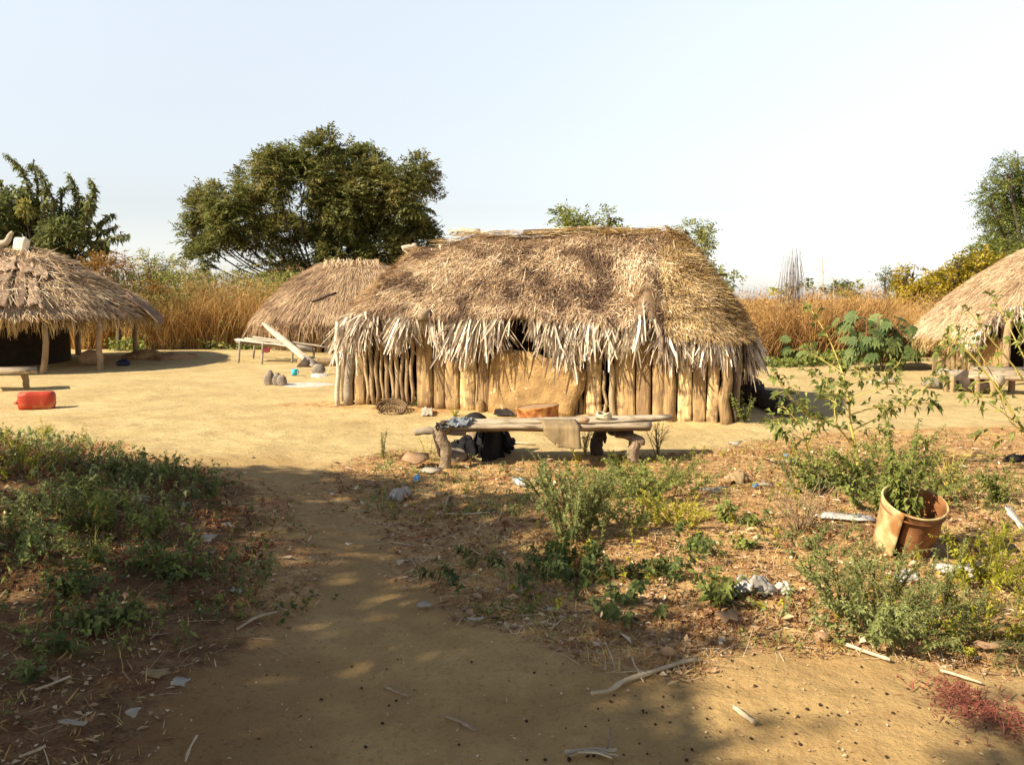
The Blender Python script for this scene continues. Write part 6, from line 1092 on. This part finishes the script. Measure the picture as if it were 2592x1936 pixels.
bo = thing('plastic_bottle', 'clear plastic bottle with a blue and white label lying left of the feathery clump', 'bottle', g_(1325, 1235)); ax = unit(g_(1343, 1243) - g_(1303, 1224)); c = g_(1303, 1224) + [0, 0, .035]; mb = MB(); lathe(mb, c, [(.001, 0), (.03, .004), (.032, .03), (.031, .12), (.028, .15), (.014, .19), (.013, .21), (.001, .211)], 16, ax); mb.build('body', M['plasticbag'], bo, smooth=True)
mb = MB(); lathe(mb, c, [(.0325, .085), (.0328, .09), (.0328, .14), (.0325, .145)], 16, ax); M['label'] = mat('bottle_label', [(.35, .5, .7), (.75, .8, .85)], nscale=25, namt=.6, rough=.4); mb.build('label_band', M['label'], bo, smooth=True)
for lb, px, py, w, d, m in (('white paper scrap on the shaded path', 885, 1386, .06, .04, 'white'), ('white scrap at the top of the shaded litter, left of the clear bag', 843, 1258, .06, .04, 'white'), ('pale curved shell-like shard in shade at the right side of the path', 1075, 1542, .10, .06, 'white'), ('torn grey paper on the path edge right of the curved shard', 1205, 1577, .09, .04, 'white'),
                            ('torn pale leaf-like scrap in the shaded weeds below the round-leaved mat', 1400, 1552, .09, .04, 'white'), ('brown cardboard piece standing at the lower edge of the litter', 1645, 1645, .10, .06, 'shard'), ('brown square piece of cardboard in the half-lit litter at the right', 1840, 1580, .10, .08, 'shard'), ('grey torn card alone on the dark ground at the lower left', 338, 1820, .08, .06, 'white'),
                            ('tattered pale leaf in the dark lower left', 398, 1720, .16, .06, 'sack'), ('pale blue plastic strip beside the tattered leaf, lower left', 457, 1743, .10, .04, 'plasticbag'), ('white curved scrap near the bottom left edge', 185, 1845, .12, .03, 'white'), ('tan dry leaf upright in shade at the foot of the left bank', 322, 1520, .06, .08, 'shard'),
                            ('white rounded scrap half hidden at the foot of the left bank', 525, 1375, .14, .08, 'white'), ('pale flat flake on the left edge of the path in shade', 595, 1505, .12, .05, 'white'), ('small white paper below the bank, beside the green sprawling weed', 390, 1192, .07, .05, 'white'), ('white paper scrap on the sand near the corner of the bench shadow', 1860, 1132, .16, .04, 'white'),
                            ('grey-white scrap between the bench and the feathery clump', 1310, 1195, .08, .05, 'white'), ('white wrapper right of the torn grey sack', 1800, 1250, .24, .06, 'white'), ('folded pale cardboard pieces lying left of the bucket', 2140, 1320, .34, .12, 'ash'), ('pale splintered board at the right edge, right of the bucket', 2570, 1345, .06, .26, 'ash'),
                            ('white scrap near the dark wire right of the bench', 2000, 1175, .12, .05, 'white'), ('blue wrapper near the dark wire right of the bench', 1990, 1160, .05, .04, 'bluescrap'), ('white scrap among the rubbish left of the dead twig clump', 1935, 1235, .12, .06, 'white'), ('blue scrap among the rubbish left of the dead twig clump', 1910, 1240, .06, .04, 'bluescrap'),
                            ('tan flat clod in the grass in front of the right edge', 2440, 1462, .30, .12, 'ash'), ('reddish brown fragment on the mixed litter below the oval-leaved weeds', 1770, 1455, .07, .04, 'shard'), ('reddish chip on the shaded litter below the round-leaved mat', 1540, 1498, .06, .03, 'shard'), ('broken bark slab on the ground near the right edge at the bottom', 2500, 1652, .17, .05, 'shard'), ('dark twisted leaf cluster by the white scrap on the path top', 945, 1232, .22, .09, 'shard')):
    k_ = 1.5 if px > 1700 else 1.; flat('scrap', lb, 'scrap', px, py, torn(w * k_, d * k_), m, .006 * k_, U(.15, .4))
twig('bent_stick', 'long pale bent stick lying across the half-shaded sand at the bottom', [(1497, 1766), (1545, 1758), (1580, 1734), (1640, 1715), (1700, 1695), (1762, 1679)], r=.009)
twig('straw_stick', 'straight pale cane in the shade above the dappled sand', [(2140, 1640), (2195, 1660), (2253, 1680)], r=.008); twig('straw_stick', 'straight pale cane nearer the right edge', [(2380, 1705), (2430, 1720), (2485, 1738)], r=.006)
twig('short_stick', 'short yellow stick lit by the sun at the bottom', [(1858, 1802), (1880, 1820), (1908, 1840)], r=.010); twig('thin_twig', 'thin bare twig lying on the path edge in the shade', [(1600, 1672), (1612, 1700), (1640, 1715)], r=.004)
twig('root', 'gnarled root half buried in the path', [(975, 1740), (1000, 1752), (1035, 1765)], 'barkleg', .006, -.001, 'root'); twig('root', 'second gnarled root in the path, nearer the bottom', [(1128, 1815), (1165, 1830), (1205, 1852)], 'barkleg', .006, -.001, 'root')
twig('wire', 'dark bent wire on the ground right of the bench', [(1932, 1168), (1970, 1180), (2012, 1185)], 'soot', .006, .02, 'wire'); twig('yellow_cane', 'long yellow cane lying flat behind the bucket', [(2345, 1165), (2440, 1164), (2545, 1163)], 'stem_y', .009, .03)
twig('stick', 'small pale forked stick at the left edge of the path', [(643, 1470), (650, 1430), (660, 1412)], r=.005, lift=.03); twig('stick', 'thin stick lying in the shaded litter left of the path', [(600, 1600), (650, 1570), (700, 1556)], r=.006); twig('stick', 'thin pale stick in the litter below the clear bag', [(1130, 1305), (1180, 1306), (1240, 1302)], r=.006)
twig('stick', 'dark upright stick in the litter right of the clear bag', [(1122, 1300), (1130, 1280), (1136, 1262)], r=.006, lift=.02); twig('stick', 'reddish stick in the dark corner at the bottom left', [(50, 1925), (90, 1910), (115, 1898)], r=.005); twig('stick', 'thin stem leaning on the path at the bottom left', [(470, 1935), (482, 1900), (498, 1872)], r=.004); twig('stick', 'brown twig on the left side near the dark weeds', [(90, 1755), (130, 1740), (178, 1720)], r=.005)
q = g_(1490, 1915); bd = thing('straw_bundle', 'small tied bundle of dry stalks at the bottom of the picture', 'bundle', q); mb = MB()
for k in range(12): a = U(-.25, .25); tube(mb, smoothline([q + [-.07 + U(-.01, .01), U(-.02, .02), .012], q + [0, U(-.015, .015), .022], q + [.08 + U(-.02, .02), a * .12, .012]], 6), .004, 4, U(.2, 1), False)
mb.build('stalks', M['drystick'], bd); mb = MB(); tube(mb, smoothline([q + [.06, .02, .01], q + [.075, .05, .03], q + [.08, .08, .06]], 6), .006, 5); mb.build('knot', M['barkleg'], bd)
# dry grass tuft on the path edge
plant('grass_tuft', 'dead pale grass tuft on the right edge of the shaded path', g_(1155, 1570), .07, .04, 26, 'lf_red', (.01, .003), .05, 'stem_d', lean=1.0, up=1, tint0=.8, stem_r=.002)
# droppings and clods: nothing tells them apart
pm = MB(); blob(pm, (0, 0, .006), (.011, .009, .008), 8, 6, .25, 3); M['dung'] = mat('dark_dropping', [(.025, .015, .01), (.07, .04, .025)], nscale=30); first = None
cl = [(1850 + rng.normal(0, 260), 1800 + rng.normal(0, 60)) for _ in range(60)] + [(U(650, 1500), U(1600, 1930)) for _ in range(30)] + [(U(2000, 2590), U(1740, 1930)) for _ in range(24)]
for px, py in cl:
    if not (0 < px < 2592 and 1640 < py < 1934): continue
    q = g_(px, py)
    if first is None: first = pm.build('dropping', M['dung'], None, (0, 0, 0)); o = first
    else: o = first.copy(); SC.collection.objects.link(o)
    o.location = q + [0, 0, .001]; s_ = U(.3, .72); o.scale = (s_, s_, s_ * U(.7, 1)); o.rotation_euler = (0, 0, U(0, 6.28)); tag(o, 'small dark dropping on the sandy path', 'dropping', 'droppings scattered over the sandy path')
for k, (px, py, r_, lb) in enumerate(((575, 1280, .06, 'rough brown stone at the right foot of the left bank'), (470, 1282, .05, 'yellowish clod on the right flank of the left bank'), (735, 1268, .04, 'small brown clod on the path in front of the sandy yard'), (355, 1270, .07, 'grey flat stone on the shoulder of the left bank'), (2080, 1620, .05, 'pale stone in the half shade below the white bag'), (640, 1160, .03, 'dark pebble on the bright sand left of the bench'), (1690, 1660, .05, 'grey stone at the lower edge of the litter'))):
    q = g_(px, py); mb = MB(); blob(mb, q + [0, 0, r_ * .3], (r_ * .7, r_ * .55, r_ * .42), 12, 8, .4, k + 20); tag(mb.build('stone', M['stone' if k % 2 else 'shard'], None, q), lb, 'stone')

# ================================================================ GROUND COVER (too many to count)
def sample(n, ylo=2.3, yhi=9.5, pw=1.6):
    y = ylo + (yhi - ylo) * U(0, 1, n) ** pw; x = U(-1, 1, n) * .64 * y; return x, y
def cover(name, label, cat, n, thr, fn, m, pw=1.5, noise=(1.3, 0.), extra=None):
    x, y = sample(n, pw=pw); z = zone(x, y); k = (z > thr) & (fbm(x * noise[0], y * noise[0], 3, 91) > noise[1])
    k &= ~((poly_sd(x, y, LIT_L) > -.6) & (rng.random(len(x)) < .55 + .25 * sstep(5.2, 3.8, y)))
    x, y = x[k], y[k]; mb = fn(x, y, terrain(x, y) + .012 * fbm(x * 9, y * 9, 4, 31) + .03 * fbm(x * 7, y * 7, 4, 41)); return tag(mb.build(name, M[m]), label, cat, kind='stuff')
def creep(x, y, z):
    n = len(x); mb = MB(); ribbons(mb, np.stack([x, y, z - .004], -1), np.stack([rng.normal(0, 1, n), rng.normal(0, 1, n), U(.1, 1.1, n)], -1), rndir(n), U(.018, .06, n), U(.002, .007, n), rng.normal(0, .012, (n, 3)), 2, np.clip(.54 + .9 * fbm(x * 1.1, y * 1.1, 3, 140) + rng.normal(0, .16, n), 0, 1), .3); return mb
cover('dry_creeper', 'low dry reddish creeping weed covering the littered soil', 'ground cover', 75000, .35, creep, 'creeper', 1.4, (1.6, -.16))
def chips(x, y, z):
    n = len(x); mb = MB(); D = np.stack([rng.normal(0, 1, n), rng.normal(0, 1, n), rng.normal(0, .15, n)], -1); leaves(mb, np.stack([x, y, z + .004], -1), D, np.stack([rng.normal(0, .35, n), rng.normal(0, .35, n), np.ones(n)], -1), U(.012, .05, n), U(.006, .024, n), .35, -.1, np.clip(.58 + rng.normal(0, .24, n), 0, 1)); return mb
cover('leaf_litter', 'dry brown leaf litter scattered over the soil', 'leaf litter', 30000, .3, chips, 'litter', 1.3, (2., -.25))
def straws(x, y, z):
    n = len(x); mb = MB(); ribbons(mb, np.stack([x, y, z + .008], -1), np.stack([rng.normal(0, 1, n), rng.normal(0, 1, n), rng.normal(0, .06, n)], -1), np.array([[0, 0, 1.]]) + rng.normal(0, .2, (n, 3)), U(.04, .16, n), U(.002, .005, n), rng.normal(0, .012, (n, 3)), 2, np.clip(.75 + rng.normal(0, .2, n), 0, 1), .6); return mb
cover('straw_litter', 'broken straws and stalks strewn over the soil', 'straw', 7000, .25, straws, 'litter', 1.3, (1.5, -.3))
def green(x, y, z):
    k = fbm(x * 1.5, y * 1.5, 3, 222) > .04; x, y, z = x[k], y[k], z[k]; n = len(x); j = 5; p = np.repeat(np.stack([x, y, z], -1), j, 0) + rng.normal(0, .022, (n * j, 3)) * [1, 1, .3]; p[:, 2] += U(0, .035, n * j); mb = MB(); m_ = n * j
    leaves(mb, p, rndir(m_) + np.array([0, 0, .35]), rndir(m_) * .6 + np.array([0, 0, .8]), U(.014, .035, m_), U(.007, .017, m_), .2, .2, np.clip(np.repeat(.45 + .6 * fbm(x * 2, y * 2, 2, 5), j) + rng.normal(0, .18, m_), 0, 1)); return mb
cover('green_ground_cover', 'patches of tiny green weeds over the littered soil', 'ground cover', 13000, .5, green, 'lf_weed', 1.4)
def sprigs(x, y, z, H=(.05, .20), k=(8, 16)):
    P_, D_, T_ = [], [], []; n = len(x); tn = .45 + .8 * fbm(x * 1.2, y * 1.2, 2, 17) + rng.normal(0, .12, n)
    mb = MB(); h = U(*H, n); top = np.stack([rng.normal(0, .35, n), rng.normal(0, .35, n), np.ones(n)], -1); top = unit(top) * h[:, None]; base = np.stack([x, y, z - .01], -1); j = 12
    ribbons(mb, base, top, rndir(n), h, .004, None, 1, .2, .4); t = U(.1, 1.05, (n, j)); p = base[:, None] + top[:, None] * t[..., None]; m_ = n * j
    leaves(mb, p.reshape(-1, 3), rndir(m_) + np.array([0, 0, .25]), rndir(m_) * .6 + np.array([0, 0, .8]), U(.02, .055, m_) * np.repeat(.6 + h * 3, j), U(.008, .024, m_) * np.repeat(.6 + h * 3, j), .2, .3, np.clip(np.repeat(tn, j) + rng.normal(0, .12, m_), 0, 1)); return mb
bankf = lambda lo, hi: (lambda x, y: (poly_sd(x, y, LIT_L) > .12) & (fbm(x * 1.6, y * 1.6, 3, lo) > hi))
def bank(name, label, n, m, seed, thr, H, ylo=3.2, yhi=8.2):
    y = U(ylo, yhi, n); x = U(-.66, -.16, n) * y; k = bankf(seed, thr)(x, y) & (rng.random(n) < np.interp(y, [3, 4.2, 6, 8], [.25, .6, 1, 1])); x, y = x[k], y[k]; return tag(sprigs(x, y, terrain(x, y), H).build(name, M[m]), label, 'ground cover', kind='stuff')
bank('bank_green_cover', 'low green weeds thickly covering the left bank', 900, 'lf_weed', 41, -.02, (.05, .18))
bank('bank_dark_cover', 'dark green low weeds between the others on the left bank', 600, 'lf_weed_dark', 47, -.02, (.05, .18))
bank('bank_olive_cover', 'olive and yellowish low weeds on the upper left bank', 1300, 'lf_feather', 53, -.04, (.06, .22), 4.4, 8.4)
bank('bank_red_cover', 'reddish drying weeds along the crest of the left bank', 1600, 'lf_red', 59, -.05, (.03, .12), 4.0, 8.6)
def right_bank(name, label, n, m, seed, thr, H):
    x, y = sample(n, 3.6, 8.6, 1.2); k = (poly_sd(x, y, LIT_R) > .15) & (fbm(x * 1.5, y * 1.5, 3, seed) > thr); x, y = x[k], y[k]; return tag(sprigs(x, y, terrain(x, y), H).build(name, M[m]), label, 'ground cover', kind='stuff')
right_bank('olive_cover', 'scattered low olive weeds on the littered soil right of the path', 1500, 'lf_feather', 61, .02, (.03, .11))
right_bank('red_cover', 'drying reddish sprigs on the littered soil right of the path', 1500, 'lf_red', 67, -.04, (.02, .08))
right_bank('lime_cover', 'scattered low yellow-green sprigs on the littered soil right of the path', 1100, 'lf_lime', 71, .05, (.03, .10))
# a dark red patch of creeping weed on the sand, lower right corner
x = rng.normal(0, 1, 1500); y = rng.normal(0, 1, 1500); q = G(2490, 1790); q2 = G(2570, 1850); x, y = np.where(x > .3, q2[0], q[0]) + .10 * x, np.where(x > .3, q2[1], q[1]) + .13 * y
n = len(x); mr_ = MB(); ribbons(mr_, np.stack([x, y, terrain(x, y) + .006], -1), np.stack([rng.normal(0, 1, n), rng.normal(0, 1, n), U(0, .35, n)], -1), rndir(n) * .4 + np.array([0, 0, 1.]), U(.015, .05, n), U(.002, .006, n), rng.normal(0, .008, (n, 3)), 2, U(0, 1, n), .3); M['redcreep'] = mat('red_creeper', [(.14, .035, .025), (.32, .10, .065)], nscale=3, rough=.8); tag(mr_.build('red_creeper', M['redcreep']), 'dark red creeping weed spread on the sand in the lower right corner', 'ground cover', kind='stuff')
def bigleaf(x, y, z):
    n = len(x); mb = MB(); D = np.stack([rng.normal(0, 1, n), rng.normal(0, 1, n), rng.normal(0, .10, n)], -1); leaves(mb, np.stack([x, y, z + .012], -1), D, np.stack([rng.normal(0, .4, n), rng.normal(0, .4, n), np.ones(n)], -1), U(.04, .10, n), U(.02, .05, n), .35, -.15, np.clip(.72 + rng.normal(0, .22, n), 0, 1)); return mb
cover('dry_leaves', 'larger pale curled dead leaves lying about the edges of the path', 'leaf litter', 620, .2, bigleaf, 'litter', 1.1, (1.2, -.3))
# specks on the open sand
x, y = sample(5200, 2.3, 12, 1.3); k = zone(x, y) < .3; x, y = x[k], y[k]; n = len(x); mb = MB(); chm = chips(x, y, terrain(x, y) + .0); 
for v in range(len(chm.V)): pass
c_ = chm.V[0].reshape(-1, 5, 3); ctr = c_.mean(1, keepdims=True); chm.V[0] = (ctr + (c_ - ctr) * .45).reshape(-1, 3)
tag(chm.build('sand_specks', M['litter']), 'tiny bits of leaf and twig on the bare sand', 'debris', kind='stuff')
